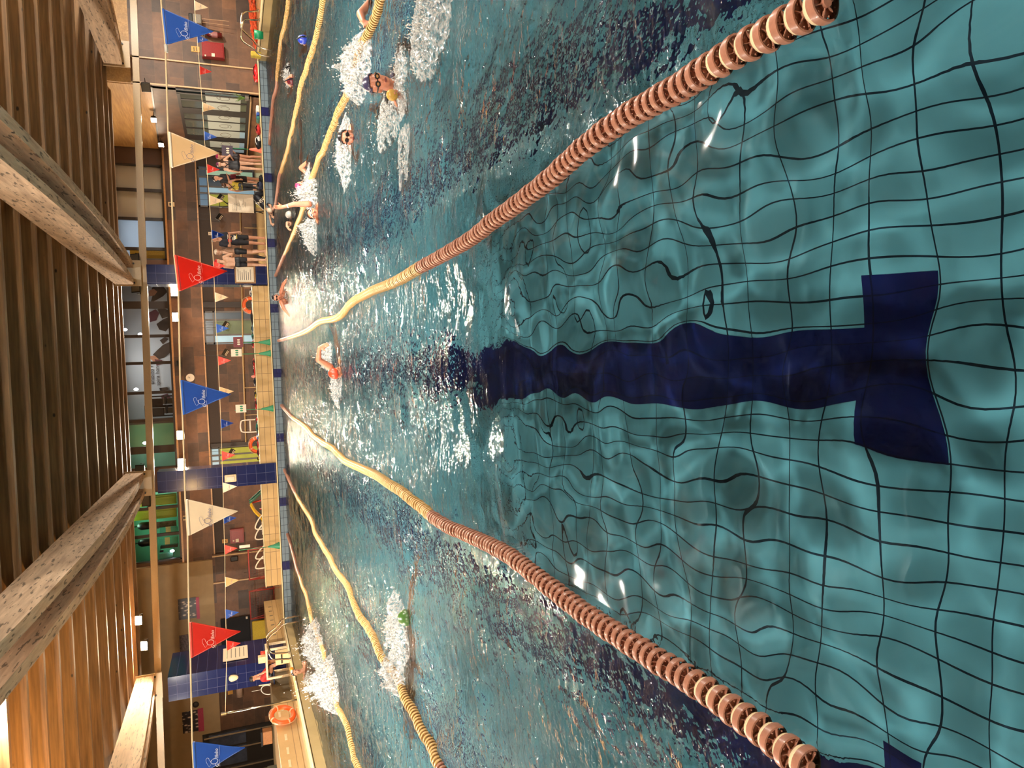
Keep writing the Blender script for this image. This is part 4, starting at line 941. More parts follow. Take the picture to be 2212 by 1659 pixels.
def ladder(rails, lab, X):
    t = thing('pool_ladder', lab, 'pool ladder', (0,0,0))
    for r in rails:
        b = B(); tube(b, smoothpath(r, 6), .024, 10); obj('rail', b, chrome, t, True)
    b = B(); a, c = rails[0][-1], rails[1][-1]
    for k in range(3): z = -.25-.3*k; cbox(b, ((a.x+c.x)/2, (a.y+c.y)/2, z), (.12, abs(a.y-c.y), .03))
    obj('tread', b, steel, t); b = B()
    for r in rails: lathe(b, [(.05,0),(.05,.02),(.03,.03)], 12, Matrix.Translation(Vector((r[0].x, r[0].y, ZD+.035))))
    obj('flange', b, steel, t)
def lad(pts, Y, foot):
    P = [aY(x, y, Y) for x, y in pts]; P[0].z = foot; P.append(Vector((P[-1].x, Y, -.9))); return P
Yr = 23.0
ladder([lad([(573,25),(545,25),(532,25),(523,31),(521,46),(522,62),(545,85),(570,105)], Yr, ZD+.03), lad([(573,44),(545,43),(532,42),(524,50),(521,74),(524,88),(548,105),(569,120)], Yr-.55, ZD+.03)], 'chrome pool ladder at the right pool edge under the loudspeaker', XR)
ladder([lad([(631,1408),(605,1411),(591,1411),(582,1404),(577,1382),(580,1369),(600,1352),(620,1335)], 22.3, ZD+.03), lad([(634,1422),(605,1424),(592,1424),(583,1416),(579,1396),(582,1376),(602,1360),(621,1347)], 21.7, ZD+.03)], 'chrome pool ladder at the left pool edge in front of the white table', XL)
# toy slide, steel steps, goals, chair behind the parapet
YS = 27.6
t = thing('toy_slide', 'toy slide with a green upper chute and a yellow lower chute', 'toy slide', (0,0,0))
def chute(pts, w, m, nm):
    b = B(); P = smoothpath([aY(x, y, YS) for x, y in pts], 5); 
    for s in (-w/2, w/2): tube(b, [p+Vector((0, s, .05)) for p in P], .035, 6)
    g = [[b.verts.new(p+Vector((0, s*w/2, .0))) for s in (-1,0,1)] for p in P]
    for a, c in zip(g, g[1:]):
        for i in range(2): b.faces.new((a[i], a[i+1], c[i+1], c[i]))
    obj(nm, b, m, t, True)
chute([(572,1056),(560,1068),(542,1084)], .5, mat('slide_green', (22,96,66), .4), 'upper_chute'); chute([(544,1088),(553,1103),(566,1116),(576,1130)], .5, mat('slide_yellow', (222,176,20), .4), 'lower_chute')
b = pbox(563, 1048, 580, 1062, YS-.1, .4, .05); obj('step_block', b, mat('slide_blue', (30,40,110), .4), t); b = B(); tube(b, [aY(545,1086,YS), (aY(545,1086,YS).x+.15, YS, ZD)], .03); tube(b, [aY(561,1100,YS), aY(573,1094,YS)-Vector((0,0,.5))], .03); obj('prop', b, mat('slide_red', (190,60,40), .4), t, True)
def steps(y0, y1, x0, lab, Y, flip=1):
    t = thing('step_rail', lab, 'step rail', (0,0,0)); a, c = aY(x0, y0, Y), aY(x0, y1, Y)
    for q in (a, c):
        b = B(); w = .62*flip; tube(b, smoothpath([Vector((q.x+w*.9, Y, ZD+.0)), Vector((q.x+w*.75, Y, q.z-.28)), Vector((q.x+w*.1, Y, q.z)), Vector((q.x-w*.12, Y+.02, q.z-.12)), Vector((q.x, Y+.05, ZD))], 6), .024, 8); obj('rail', b, mat('white_tube', (232,216,190), .25), t, True)
    b = B()
    for k in range(2): cbox(b, ((a.x+c.x)/2+.15, Y, ZD+.25+.25*k), (abs(a.x-c.x)+.1, .1, .03))
    obj('tread', b, steel, t)
steps(1140, 1162, 552, 'white tubular step rails behind the parapet beside the toy slide', 27.2); steps(1205, 1226, 553, 'white tubular step rails in front of the right goal frame', 27.0, .8)
b = B(); p = aY(572, 1148, 27.0); ball(b, p, .1, 12); tag(obj('ball', b, white, None, True), 'white ball between the tubular step rails', 'ball')
def goal(y0, y1, x0, Y, lab, depth=.5):
    t = thing('goal_frame', lab, 'goal', (0,0,0), group='red goal frames'); a, c = aY(x0, y0, Y), aY(x0, y1, Y); z = a.z; b = B()
    tube(b, [(a.x, Y, ZD), (a.x, Y, z), (c.x, Y, z), (c.x, Y, ZD)], .035, 8); tube(b, [(a.x, Y, z), (a.x, Y+depth, ZD+.02), (c.x, Y+depth, ZD+.02), (c.x, Y, z)], .025, 8); tube(b, [(a.x, Y, ZD+.02), (a.x, Y+depth, ZD+.02)], .025, 8); tube(b, [(c.x, Y, ZD+.02), (c.x, Y+depth, ZD+.02)], .025, 8); obj('frame', b, redtube, t, True)
    b = B(); n = 12
    for k in range(n+1):
        x = a.x+(c.x-a.x)*k/n; tube(b, [(x, Y+.02, z), (x, Y+depth, ZD+.02)], .004, 4)
    for k in range(8): f = k/8; tube(b, [(a.x, Y+depth*f, z+(ZD-z)*f), (c.x, Y+depth*f, z+(ZD-z)*f)], .004, 4)
    obj('net', b, mat('red_net', (120,56,44), .7), t)
goal(1188, 1253, 536, 28.4, 'red goal frame left of the edge-on sign stand'); goal(1278, 1338, 539, 31.8, 'red goal frame behind the tiled seat tier, below the small blue pennant')
t = thing('plastic_chair', 'white plastic chair standing behind the parapet', 'chair', (aY(545,921,27.2).x, 27.2, ZD)); b = B(); cbox(b, (0,0,.44), (.46,.44,.04)); bevel(b, .015); obj('seat', b, white, t); b = B(); tube(b, smoothpath([(-.22,.2,.44),(-.21,.26,.95),(-.12,.28,1.05),(.12,.28,1.05),(.21,.26,.95),(.22,.2,.44)], 5), .022); cbox(b, (0,.26,.74), (.38,.02,.05)); obj('backrest', b, white, t, True)
for sx in (-1,1):
    for sy in (-1,1): b = B(); tube(b, [(sx*.2,sy*.18,.44),(sx*.23,sy*.22,0)], .02); obj('leg', b, white, t, True)
# steel post of the far pennant line, little ball, table and things at the lifeguard's place
pf = aZ(652, 1508, ZD+.0); t = thing('pennant_post', 'steel post on the left pool edge holding the far pennant line', 'post', (pole_top.x, 20.0, ZD)); b = B(); tube(b, [(0,0,.0),(0,0,pole_top.z-ZD+.08)], .022, 10); obj('pole', b, steel, t, True); b = B(); lathe(b, [(.05,-.04),(.05,.08),(.03,.1)], 12, Matrix.Translation(Vector((0,0,pole_top.z-ZD+.02)))); obj('clamp', b, chrome, t); b = B(); lathe(b, [(.09,0),(.09,.015),(.04,.03)], 16); obj('foot', b, steel, t)
b = B(); p = aZ(634, 1396, ZD+.05); ball(b, (-8.15, p.y+.6, ZD+.09), .055, 12); tag(obj('ball', b, mat('orange_ball', (240,150,20), .4), None, True), 'small orange ball on the left pool edge by the ladder', 'ball')
YT = 23.9
c0, c1, f0, f1 = aY(573,1404,YT), aY(574.5,1470,YT), aY(612,1402,YT), aY(623,1457,YT)
t = thing('white_table', 'white framed table in front of the seated lifeguard', 'table', (0,0,0)); tw = mat('white_tubing', (226,204,168), .4)
b = B(); box(b, (c1.x, YT, c0.z-.06), (c0.x, YT+.55, c0.z)); bevel(b, .01); obj('top', b, tw, t)
for x in (c0.x-.03, c1.x+.03):
    for y in (YT+.03, YT+.52): b = B(); box(b, (x-.03, y-.03, ZD), (x+.03, y+.03, c0.z-.06)); obj('leg', b, tw, t)
b = B(); p = aY(571, 1424, YT+.2); cbox(b, (p.x, YT+.25, c0.z+.11), (.2,.2,.22)); bevel(b, .01); tag(obj('carton', b, mat('cream_carton', (236,206,150), .6)), 'cream carton on the white table', 'carton')
b = B(); p = aY(571, 1411, YT+.2); lathe(b, [(.05,0),(.06,.14),(.05,.14)], 14); o = obj('beaker', b, mat('red_beaker', (200,60,40), .4), None, True); o.location = (p.x, YT+.25, c0.z); tag(o, 'red and black beaker on the white table beside the carton', 'beaker')
t = thing('storage_rack', 'cream rack of drawers under the right end of the white table', 'rack', (0,0,0)); b = B(); p = aY(600, 1416, YT-.2); box(b, (c0.x-.3, YT-.62, ZD), (c0.x+.04, YT-.3, ZD+.4)); bevel(b, .01); obj('body', b, mat('cream_carton', (236,206,150), .6), t); b = B(); box(b, (c0.x-.27, YT-.64, ZD+.2), (c0.x+.01, YT-.615, ZD+.24)); obj('slot', b, black, t)
t = thing('steel_chair', 'grey tubular chair under the lifeguard', 'chair', (c1.x-.05, YT+.35, ZD)); b = B(); cbox(b, (0,.1,.44), (.44,.46,.05)); bevel(b, .02); obj('seat', b, cl['navy'], t); b = B(); tube(b, smoothpath([(-.3,-.05,.02),(-.28,.1,.44),(-.34,.3,.9)], 5), .018); tube(b, smoothpath([(-.3,.42,.02),(-.28,.2,.44)], 5), .018); tube(b, [(.22,-.1,.02),(.22,-.1,.44)], .018); tube(b, [(.22,.32,.02),(.22,.32,.44)], .018); obj('frame', b, tw, t, True)
lifeguard_seat = (c1.x-.05, YT+.35)
t = thing('ring_toy', 'white hoop hanging on the slate wall left of the lifeguard', 'hoop', aY(578, 1490, 25.6)); b = B(); tube(b, [(.16*math.cos(k*PI/12), .1*math.sin(k*PI/12), .2*math.sin(k*PI/12)) for k in range(24)], .016, 8, closed=True); obj('hoop', b, white, t, True); b = B(); tube(b, [(0,.1,.2),(0,.1,.5)], .008); obj('cord', b, white, t)
b = B()
for k in range(5): ball(b, aY(595, 1484+k*8, 25.2), .045, 8)
o = obj('float_string', b, white, None, True); tag(o, 'short string of white floats lying on the olive ledge', 'float string')
b = B(); p = aY(517, 1487, YB-.5); tube(b, [p+Vector((-.35,0,0)), p+Vector((.35,0,0))], .13, 12); tag(obj('paper_holder', b, mat('pale_dispenser', (200,170,150), .4), None, True), 'pale roll dispenser on the slate wall left of the blue column', 'dispenser')
b = pbox(492, 1492, 503, 1500, YB-.34, .03); tag(obj('wall_plate', b, brass), 'amber plate on the slate wall above the roll dispenser', 'sign')
t = thing('wood_crate', 'brown crate standing on the dark ledge in front of the dark glass door', 'crate', (aY(570,1598,24).x, 24.2, .785)); b = B(); cbox(b, (0,0,.18), (.42,.3,.3)); bevel(b, .02); obj('body', b, mat('crate_brown', (150,96,50), .5), t); b = B(); cbox(b, (0,0,.35), (.46,.34,.05)); obj('lid', b, black, t)
# depth plaques on the seat tiers
for k, (y, hh) in enumerate(((1528, .56), (1541, .66), (1592, .58), (1622, .58), (1650, .58))):
    for xx in range(0, 1):
        d = aX(620, y, -9.815); b = B(); cbox(b, (-9.815, d.y, hh), (.02, .32, .06)); tag(obj('depth_plaque', b, plaq), 'small white plaque on the near left tier, %s from its far end' % ['first','second','third','fourth','fifth'][k], 'plaque', 'plaques on the left tier')
for k in range(7):
    y = 27.3+k*.55; b = B(); cbox(b, (-9.445, y, .5), (.02, .05, .12)); tag(obj('tier_mark', b, grey), 'dark mark on the far seat tier, %s from its near end' % ['first','second','third','fourth','fifth','sixth','seventh'][k], 'mark', 'marks on the far tier')
# whiteboard on its stand
YW = 26.2
xl, xr, zb, zt = rectY(493, 419, 548, 459, YW)
t = thing('whiteboard', 'whiteboard with handwriting on a black stand on the far deck', 'whiteboard', (0,0,0)); b = B(); box(b, (xl, YW, zb), (xr, YW+.03, zt)); bevel(b, .012); obj('board', b, paper, t)
b = B(); xm = (xl+xr)/2; rr = Matrix
tube(b, [(xm-.25, YW+.3, ZD+.02), (xm, YW+.05, zt+.02)], .018); tube(b, [(xm+.25, YW+.3, ZD+.02), (xm, YW+.05, zt+.02)], .018); tube(b, [(xm+.3, YW-.2, ZD+.02), (xm+.3, YW+.04, zb)], .018); tube(b, [(xm-.28, YW-.2, ZD+.02), (xm-.28, YW+.04, zb)], .018); tube(b, [(xl, YW+.02, zb-.02), (xr, YW+.02, zb-.02)], .022); tube(b, [(xm-.05, YW+.05, zt), (xm+.15, YW+.05, zt+.26), (xm-.15, YW+.05, zt+.28), (xm-.1, YW+.05, zt)], .02); obj('stand', b, black, t, True)
b = B(); r2 = random.Random(3)
for k in range(9):
    z = zt-.14-.05*k; w = .12+.2*r2.random(); x = xl+.08+(0 if k < 6 else .1)
    tube(b, [(x+w*j/8, YW-.004, z+.012*math.sin(j*2.3+k)) for j in range(9)], .003, 4)
tube(b, [(xl+.05, YW-.004, zt-.26), (xr-.06, YW-.004, zt-.25)], .004, 4); obj('handwriting', b, inkd, t)
# ------------------------------------------------------------------ people
skin_a = mat('skin_tan', (188,134,104), .45, var=.06, scale=12); skin_b = mat('skin_fair', (204,156,126), .45, var=.06, scale=12); skin_c = mat('skin_ruddy', (194,124,94), .4, var=.06, scale=12)
eye_m = mat('dark_eye', (30,22,20), .2, var=0); lip_m = mat('dark_mouth', (110,46,40), .5, var=0)
def capsule(bm, p0, r0, p1, r1, seg=12):
    p0, p1 = Vector(p0), Vector(p1); d = p1-p0; L_ = d.length
    if L_ < 1e-5: ball(bm, p0, r0, 12); return
    d /= L_; u, w = frame_axes(d); rings = []
    prof = [(-r0*math.cos(a), r0*math.sin(a)) for a in (.25,.7,1.15)]+[(0,r0)]+[(L_*f, r0+(r1-r0)*f) for f in (.33,.67)]+[(L_,r1)]+[(L_+r1*math.cos(a), r1*math.sin(a)) for a in (1.15,.7,.25)]
    for h, r in prof: rings.append([bm.verts.new(p0+d*h+(u*math.cos(2*PI*k/seg)+w*math.sin(2*PI*k/seg))*r) for k in range(seg)])
    for a, c in zip(rings, rings[1:]):
        for k in range(seg): bm.faces.new((a[k], a[(k+1)%seg], c[(k+1)%seg], c[k]))
    bm.faces.new(rings[0][::-1]); bm.faces.new(rings[-1])
def fuse(name, bm, m, parent, voxel=.012, smooth=3):
    """grow one continuous skin over overlapping limbs"""
    me = bpy.data.meshes.new(name+'_raw'); bmesh.ops.recalc_face_normals(bm, faces=bm.faces[:]); bm.to_mesh(me); bm.free()
    o = bpy.data.objects.new(name+'_raw', me); COL.objects.link(o)
    r = o.modifiers.new('r', 'REMESH'); r.mode = 'VOXEL'; r.voxel_size = voxel; r.use_smooth_shade = True
    s = o.modifiers.new('s', 'SMOOTH'); s.factor = .5; s.iterations = smooth
    dg = bpy.context.evaluated_depsgraph_get(); me2 = bpy.data.meshes.new_from_object(o.evaluated_get(dg))
    bpy.data.objects.remove(o); bpy.data.meshes.remove(me); me2.name = name; me2.materials.clear(); me2.materials.append(m)
    for p in me2.polygons: p.use_smooth = True
    return link(name, me2, parent)
def hand(bm, wrist, d, nrm, s=1.0, curl=.5):
    """palm, four unequal fingers and a thumb from the side of the palm"""
    d = Vector(d).normalized(); nrm = Vector(nrm); nrm = (nrm-d*nrm.dot(d)).normalized(); side = d.cross(nrm)
    wrist = Vector(wrist)
    for k in (-1,0,1): capsule(bm, wrist+side*.012*k*s, .021*s, wrist+d*.075*s+side*.024*k*s, .017*s, 8)
    for k, l in ((-1.5,.055),(-.5,.07),(.5,.075),(1.5,.066)):
        a = wrist+d*.085*s+side*.0185*k*s; q = a+(d*math.cos(curl)+nrm*math.sin(curl))*l*.55*s; capsule(bm, a, .0105*s, q, .0098*s, 8)
        capsule(bm, q, .0098*s, q+(d*math.cos(curl*2)+nrm*math.sin(curl*2))*l*.5*s, .0085*s, 8)
    a = wrist+d*.03*s+side*.032*s; q = a+(d*.6+side*.7+nrm*.3).normalized()*.04*s; capsule(bm, a, .0125*s, q, .011*s, 8); capsule(bm, q, .011*s, q+(d*.85+side*.25+nrm*.4).normalized()*.032*s, .0095*s, 8)
def head_caps(bm, c, f, up, s=1.0):
    """skull, jaw, nose, brow and ears; f face direction, up crown direction"""
    f = Vector(f).normalized(); up = Vector(up); up = (up-f*up.dot(f)).normalized(); sd = f.cross(up); c = Vector(c)
    M = Matrix((sd, -f, up)).transposed()
    def el(off, r): ball(bm, c+M @ (Vector(off)*s), tuple(q*s for q in r), 13, M)
    el((0,.008,.028), (.075,.094,.09)); el((0,-.022,-.035), (.058,.066,.078)); el((0,-.052,-.088), (.034,.03,.026))
    el((0,-.098,-.018), (.013,.017,.026)); el((0,-.104,-.034), (.018,.013,.012)); el((0,-.076,.022), (.058,.016,.012)); el((0,-.088,-.068), (.026,.014,.009))
    for q in (-1,1): el((q*.077,.006,-.012), (.011,.02,.032))
    return M
def face_parts(t, c, M, s=1.0, goggles=None, mouth=True, lens=None):
    c = Vector(c)
    if goggles:
        b = B()
        for q in (-1,1): tube(b, [c+M @ (Vector((q*.033+.021*math.cos(a), -.09-.004*math.sin(a), .004+.017*math.sin(a)))*s) for a in [k*PI/6 for k in range(12)]], .0075*s, 6, closed=True)
        tube(b, [c+M @ (Vector((x, -.1, .004))*s) for x in (-.014,.014)], .005*s, 6)
        for q in (-1,1): tube(b, [c+M @ (Vector(p)*s) for p in ((q*.054,-.082,.004),(q*.083,-.03,.01),(q*.086,.03,.012))], .006*s, 6)
        obj('goggles', b, goggles, t, True); b = B()
        for q in (-1,1): ball(b, c+M @ (Vector((q*.033,-.086,.004))*s), tuple(v*s for v in (.02,.01,.016)), 12, M)
        obj('goggle_lens', b, lens or eye_m, t, True)
    else:
        b = B()
        for q in (-1,1): ball(b, c+M @ (Vector((q*.03,-.082,.004))*s), tuple(v*s for v in (.012,.006,.007)), 8, M)
        obj('eye', b, eye_m, t, True)
    if mouth: b = B(); ball(b, c+M @ (Vector((0,-.095,-.066))*s), tuple(v*s for v in (.024,.008,.01)), 8, M); obj('mouth', b, lip_m, t, True)
def cap_mesh(t, c, M, m, s=1.0, name='swim_cap', low=-.01, grow=1.0, back=0):
    b = B(); q = bmesh.ops.create_uvsphere(b, u_segments=24, v_segments=14, radius=1); dele = []
    for v in q['verts']:
        p = v.co.copy(); p = Vector((p.x*.083*grow, p.y*.101*grow, p.z*.096*grow)); fr = -p.y/.1
        if p.z < low+.042*max(0, fr)-back*max(0, p.y/.1): dele.append(v)
        v.co = Vector(c)+M @ ((p+Vector((0,.009,.032)))*s)
    bmesh.ops.delete(b, geom=dele, context='VERTS'); bmesh.ops.solidify(b, geom=b.faces[:], thickness=.003); return obj(name, b, m, t, True)
def person(label, x, Y, H, rz, skin, ground=None, cap=None, hair=None, arms=None, legs=None, clothes=(), lean=0, grp=None, goggles=None, face=True, turn=0):
    """standing figure, built facing -y at 1.72 m then scaled to H; rz turns it about the vertical"""
    g = ZD if ground is None else ground; t = thing('person', label, 'person', (x, Y, g), rz, grp); k = H/1.72; t.scale = (k,)*3
    ly = -lean; J = dict(sl=(.175,ly*.5,1.41), sr=(-.175,ly*.5,1.41), hl=(.085,0,.9), hr=(-.085,0,.9), kl=(.095,-.02,.49), kr=(-.095,-.02,.49), al=(.1,.02,.085), ar=(-.1,.02,.085))
    J.update(legs or {}); A = dict(el=(.24,.03+ly*.5,1.13), er=(-.24,.03+ly*.5,1.13), wl=(.25,-.05+ly*.5,.9), wr=(-.25,-.05+ly*.5,.9), dl=(.02,-.1,-1), dr=(-.02,-.1,-1)); A.update(arms or {}); J.update({q: v for q, v in A.items() if q[0] in 'ew'})
    hd = Vector((0, ly*.62-.015, 1.595))
    def torso(bm, gr=0):
        for s in (-1,1):
            capsule(bm, (s*.075,0,.93), .108+gr, (s*.06,ly*.12,1.1), .092+gr); capsule(bm, (s*.06,ly*.12,1.1), .092+gr, (s*.085,ly*.35,1.3), .104+gr); capsule(bm, (s*.085,ly*.35,1.3), .1+gr, (s*.12,ly*.5,1.4), .062+gr)
    def limb(bm, a, b_, r0, r1, gr=0): capsule(bm, J[a], r0+gr, J[b_], r1+gr)
    b = B(); torso(b); capsule(b, (0,ly*.5,1.42), .06, hd-Vector((0,-.005,.06)), .052)
    for q in 'lr':
        capsule(b, J['h'+q], .09, J['k'+q], .056); limb(b, 'k'+q, 'a'+q, .055, .038); kk = Vector(J['k'+q]); aa = Vector(J['a'+q]); capsule(b, kk.lerp(aa,.15)+Vector((0,.018,0)), .05, kk.lerp(aa,.45)+Vector((0,.018,0)), .046)
        a_ = Vector(J['a'+q]); capsule(b, a_+Vector((0,.03,-.045)), .036, a_+Vector((0,-.13,-.06)), .026); 
        for d in (-.022, 0, .022): capsule(b, a_+Vector((d,-.12,-.062)), .016, a_+Vector((d,-.165,-.068)), .013, 8)
        limb(b, 's'+q, 'e'+q, .056, .042); limb(b, 'e'+q, 'w'+q, .042, .028); hand(b, J['w'+q], A['d'+q], (-.6 if q == 'l' else .6, -.5, 0), 1, .45)
    fd = Vector((math.sin(turn), -math.cos(turn), -.05)); M = head_caps(b, hd, fd, (0,0,1)); fuse('body', b, skin, t, .012)
    if face: face_parts(t, hd, M, 1, goggles)
    for c in clothes:
        nm, m = c[0], c[1]; b = B()
        if nm in ('t_shirt', 'swimsuit', 'tank_top'):
            torso(b, .012)
            if nm == 't_shirt':
                for q in 'lr': p = Vector(J['s'+q]); e = Vector(J['e'+q]); capsule(b, p, .07, p.lerp(e, .65), .062)
            o = fuse(nm, b, m, t, .014, 2)
            if nm != 't_shirt':
                bb = bmesh.new(); bb.from_mesh(o.data); top = 1.28 if nm == 'swimsuit' else 1.3
                bmesh.ops.delete(bb, geom=[v for v in bb.verts if v.co.z > top and not (abs(abs(v.co.x)-.1) < .022)] , context='VERTS'); bb.to_mesh(o.data); bb.free()
        elif nm in ('shorts', 'trunks', 'leggings'):
            f = {'shorts': .75, 'trunks': .5, 'leggings': 1}[nm]
            for s in (-1,1): capsule(b, (s*.075,0,.93), .12, (s*.07,0,1.0), .113)
            for q in 'lr':
                h = Vector(J['h'+q]); kn = Vector(J['k'+q]); capsule(b, h, .106, h.lerp(kn, f), (.072+.02*(1-f)) if nm != 'leggings' else .066)
                if nm == 'leggings': capsule(b, kn, .066, J['a'+q], .05)
            fuse(nm, b, m, t, .014, 2)
        elif nm == 'print':
            for i, (px_, pz, w, h) in enumerate(c[2]): cbox(b, (px_, -.128+ly*.3, pz), (w, .006, h))
            obj('shirt_print', b, m, t)
        elif nm == 'back_straps':
            for s in (-1,1): tube(b, [(s*.12, .02, 1.44), (0, .125, 1.3), (-s*.1, .118, 1.18)], .014, 6)
            obj('straps', b, m, t)
        elif nm == 'side_stripe':
            for q, s in (('l',1),('r',-1)): tube(b, [Vector(J['h'+q])+Vector((s*.108,0,-.05)), Vector(J['k'+q])+Vector((s*.07,0,0)), Vector(J['a'+q])+Vector((s*.052,0,.03))], .009, 6)
            obj('stripe', b, m, t)
    if cap: cap_mesh(t, hd, M, cap)
    if hair: cap_mesh(t, hd, M, hair[0], 1, 'hair', hair[1], 1.06, hair[2])
    return t
def stander(label, fy, fx, hx, hy, Y, rz, skin, **kw):
    top = aY(hx, hy, Y); x = (aY(fx, fy, Y).x+top.x)/2; g = ZD if Y > 25.23 else ZD+.035
    return person(label, x, Y, top.z-g, rz, skin, ground=g, **kw)
CAPm = {k: mat('cap_'+k, v, .3, var=.04, coat=.3) for k, v in dict(magenta=(150,34,76), purple=(112,46,76), white=(232,214,190), red=(190,40,44), navy=(54,50,78), pink=(226,62,104), orange=(214,62,32), green=(66,104,40), grey=(176,172,164), black=(24,22,26), blue=(34,50,140)).items()}
hairm = mat('dark_hair', (26,20,18), .5); hairb = mat('brown_hair', (74,44,24), .5)
suit = mat('black_swimsuit', (22,22,28), .5); suit2 = mat('wine_dark_swimsuit', (36,24,26), .5)
stander('woman in a magenta cap and dark swimsuit standing behind the one with a purple cap', 341, 567, 466, 341, 25.5, PI+.5, skin_a, cap=CAPm['magenta'], clothes=(('swimsuit', suit2),), turn=.3, arms=dict(er=(-.3,.1,1.16), wr=(-.22,-.02,.98)))
stander('woman in a purple cap and black low-backed swimsuit, back to the pool, hand on hip', 358, 568, 467, 357, 25.1, PI-.15, skin_b, cap=CAPm['purple'], clothes=(('swimsuit', suit), ('back_straps', suit)), arms=dict(er=(-.36,.05,1.2), wr=(-.2,-.12,1.08), dr=(.6,-.5,-.3)))
stander('dark-haired man in a black T-shirt and dark shorts with a red cloth at his waist', 389, 561, 459, 388, 25.9, .6, skin_a, hair=(hairm, -.005, .05), clothes=(('t_shirt', mat('black_tee', (26,22,22), .8)), ('shorts', mat('brown_black_shorts', (36,26,24), .8)), ('print', cl['maroon'], ((.02,1.02,.2,.18),))), arms=dict(er=(-.26,-.06,1.14), wr=(-.12,-.24,1.2), dr=(.5,-.4,.3)))
stander('woman with long brown hair in a yellow strappy top and black side-striped leggings', 404, 560, 479, 402, 25.55, PI-.7, skin_a, hair=(hairb, -.07, .16), clothes=(('tank_top', cl['yellow']), ('back_straps', suit), ('leggings', suit), ('side_stripe', paper)), lean=.1, arms=dict(er=(-.26,-.1,1.16), wr=(-.2,-.26,.98)))
stander('coach in a dark cap, black T-shirt with a pale printed badge and dark shorts', 520, 575, 455, 517, 25.45, .25, skin_a, cap=CAPm['black'], clothes=(('t_shirt', mat('black_navy_tee', (24,24,34), .8)), ('shorts', mat('black_shorts', (24,22,26), .8)), ('print', paper, ((.02,1.0,.16,.03),(.03,.96,.12,.03),(-.02,1.04,.1,.02),(.05,1.2,.16,.012))), ('print', cl['yellow'], ((.06,.92,.14,.02),)), ('print', cl['red'], ((-.08,1.14,.1,.1),))), arms=dict(er=(-.24,-.06,1.14), wr=(-.06,-.24,1.14), dr=(.7,-.3,.1)), turn=-.3)
stander('bare-chested swimmer in a white cap and black trunks facing the coach', 549, 577, 462, 536, 25.62, PI-.9+2.2, skin_b, cap=CAPm['white'], clothes=(('trunks', suit),), arms=dict(el=(.26,-.1,1.14), wl=(.02,-.24,1.16), dl=(-.8,-.2,.1), er=(-.26,-.1,1.14), wr=(0,-.22,1.1), dr=(.8,-.2,.1)), lean=.06)
stander('bare-chested swimmer in a red cap and black trunks, nearest the blue column', 570, 579, 463, 562, 25.08, PI-.5, skin_b, cap=CAPm['red'], clothes=(('trunks', suit),), arms=dict(el=(.26,-.1,1.14), wl=(.06,-.24,1.1), dl=(-.8,-.2,.1), er=(-.26,-.1,1.14), wr=(-.02,-.22,1.14), dr=(.8,-.2,.1)))
b = B(); p = aY(571, 557, 25.12); q = [(0,-.01,0),(.05,-.2,.01),(-.05,-.2,.01)]; prism(b, [(-.03,0,0),(.03,0,0),(.09,-.02,.3),(-.09,-.02,.3)], (0,.03,0)); bevel(b, .008); o = obj('swim_fin', b, black, None); o.location = (p.x, 25.16, ZD+.036); tag(o, 'black swim fin standing between the two bare-chested swimmers', 'fin')
# person bending from the deck edge, head down by the water
def free_person(label, pieces, skin, heads, loc=(0,0,0), voxel=.012, smooth=3):
    """body from capsules in hall coordinates; heads: list of (centre, face, up)"""
    t = thing('person', label, 'person', loc); o = Vector(loc); b = B()
    for p in pieces:
        if p[0] == 'hand': hand(b, Vector(p[1])-o, p[2], p[3], *(p[4:] or (1,)))
        else: capsule(b, Vector(p[0])-o, p[1], Vector(p[2])-o, p[3])
    Ms = []
    for c, f, u in heads: Ms.append((Vector(c)-o, head_caps(b, Vector(c)-o, f, u)))
    fuse('body', b, skin, t, voxel, smooth); return t, Ms
hp, sh, hdp, h1, h2 = aY(556,428,25.45), aY(574,448,25.15), aY(583,457,24.86), aY(588,469,24.84), aY(586,484,24.9)
t, Ms = free_person('person in black kneeling at the pool edge, white-capped head bent to the water',
    [(hp-Vector((0,0,0)), .12, sh, .11), (sh, .06, hdp, .05), (sh+Vector((.12,-.02,-.02)), .055, sh+Vector((.02,-.22,-.14)), .042), (sh+Vector((.02,-.22,-.14)), .042, h1, .03), ('hand', h1, (0,-.2,-1), (0,-1,0)), (sh+Vector((-.16,0,-.02)), .055, sh+Vector((-.24,-.1,-.1)), .042), (sh+Vector((-.24,-.1,-.1)), .042, h2, .03), ('hand', h2, (-.1,-.1,-1), (0,-1,0)),
     (hp+Vector((.1,0,-.02)), .1, hp+Vector((.16,-.22,-.25)), .06), (hp+Vector((.16,-.22,-.25)), .055, (hp.x+.14, hp.y+.25, ZD+.07), .04), (hp+Vector((-.1,0,-.02)), .1, hp+Vector((-.16,-.22,-.25)), .06), (hp+Vector((-.16,-.22,-.25)), .055, (hp.x-.14, hp.y+.25, ZD+.07), .04)], skin_b, [(hdp, (-.5,-.3,-.8), (.1,-.9,-.45))])
c, M = Ms[0]; face_parts(t, c, M, 1, black); cap_mesh(t, c, M, CAPm['white'])
b = B(); capsule(b, hp, .135, sh, .127); capsule(b, sh+Vector((.11,-.02,-.02)), .075, sh+Vector((.06,-.14,-.09)), .062); capsule(b, sh+Vector((-.14,0,-.02)), .075, sh+Vector((-.22,-.08,-.08)), .062); fuse('t_shirt', b, suit, t, .014)
b = B(); capsule(b, hp+Vector((.1,0,-.02)), .115, hp+Vector((.16,-.2,-.23)), .075); capsule(b, hp+Vector((-.1,0,-.02)), .115, hp+Vector((-.16,-.2,-.23)), .075); fuse('shorts', b, suit, t, .014)
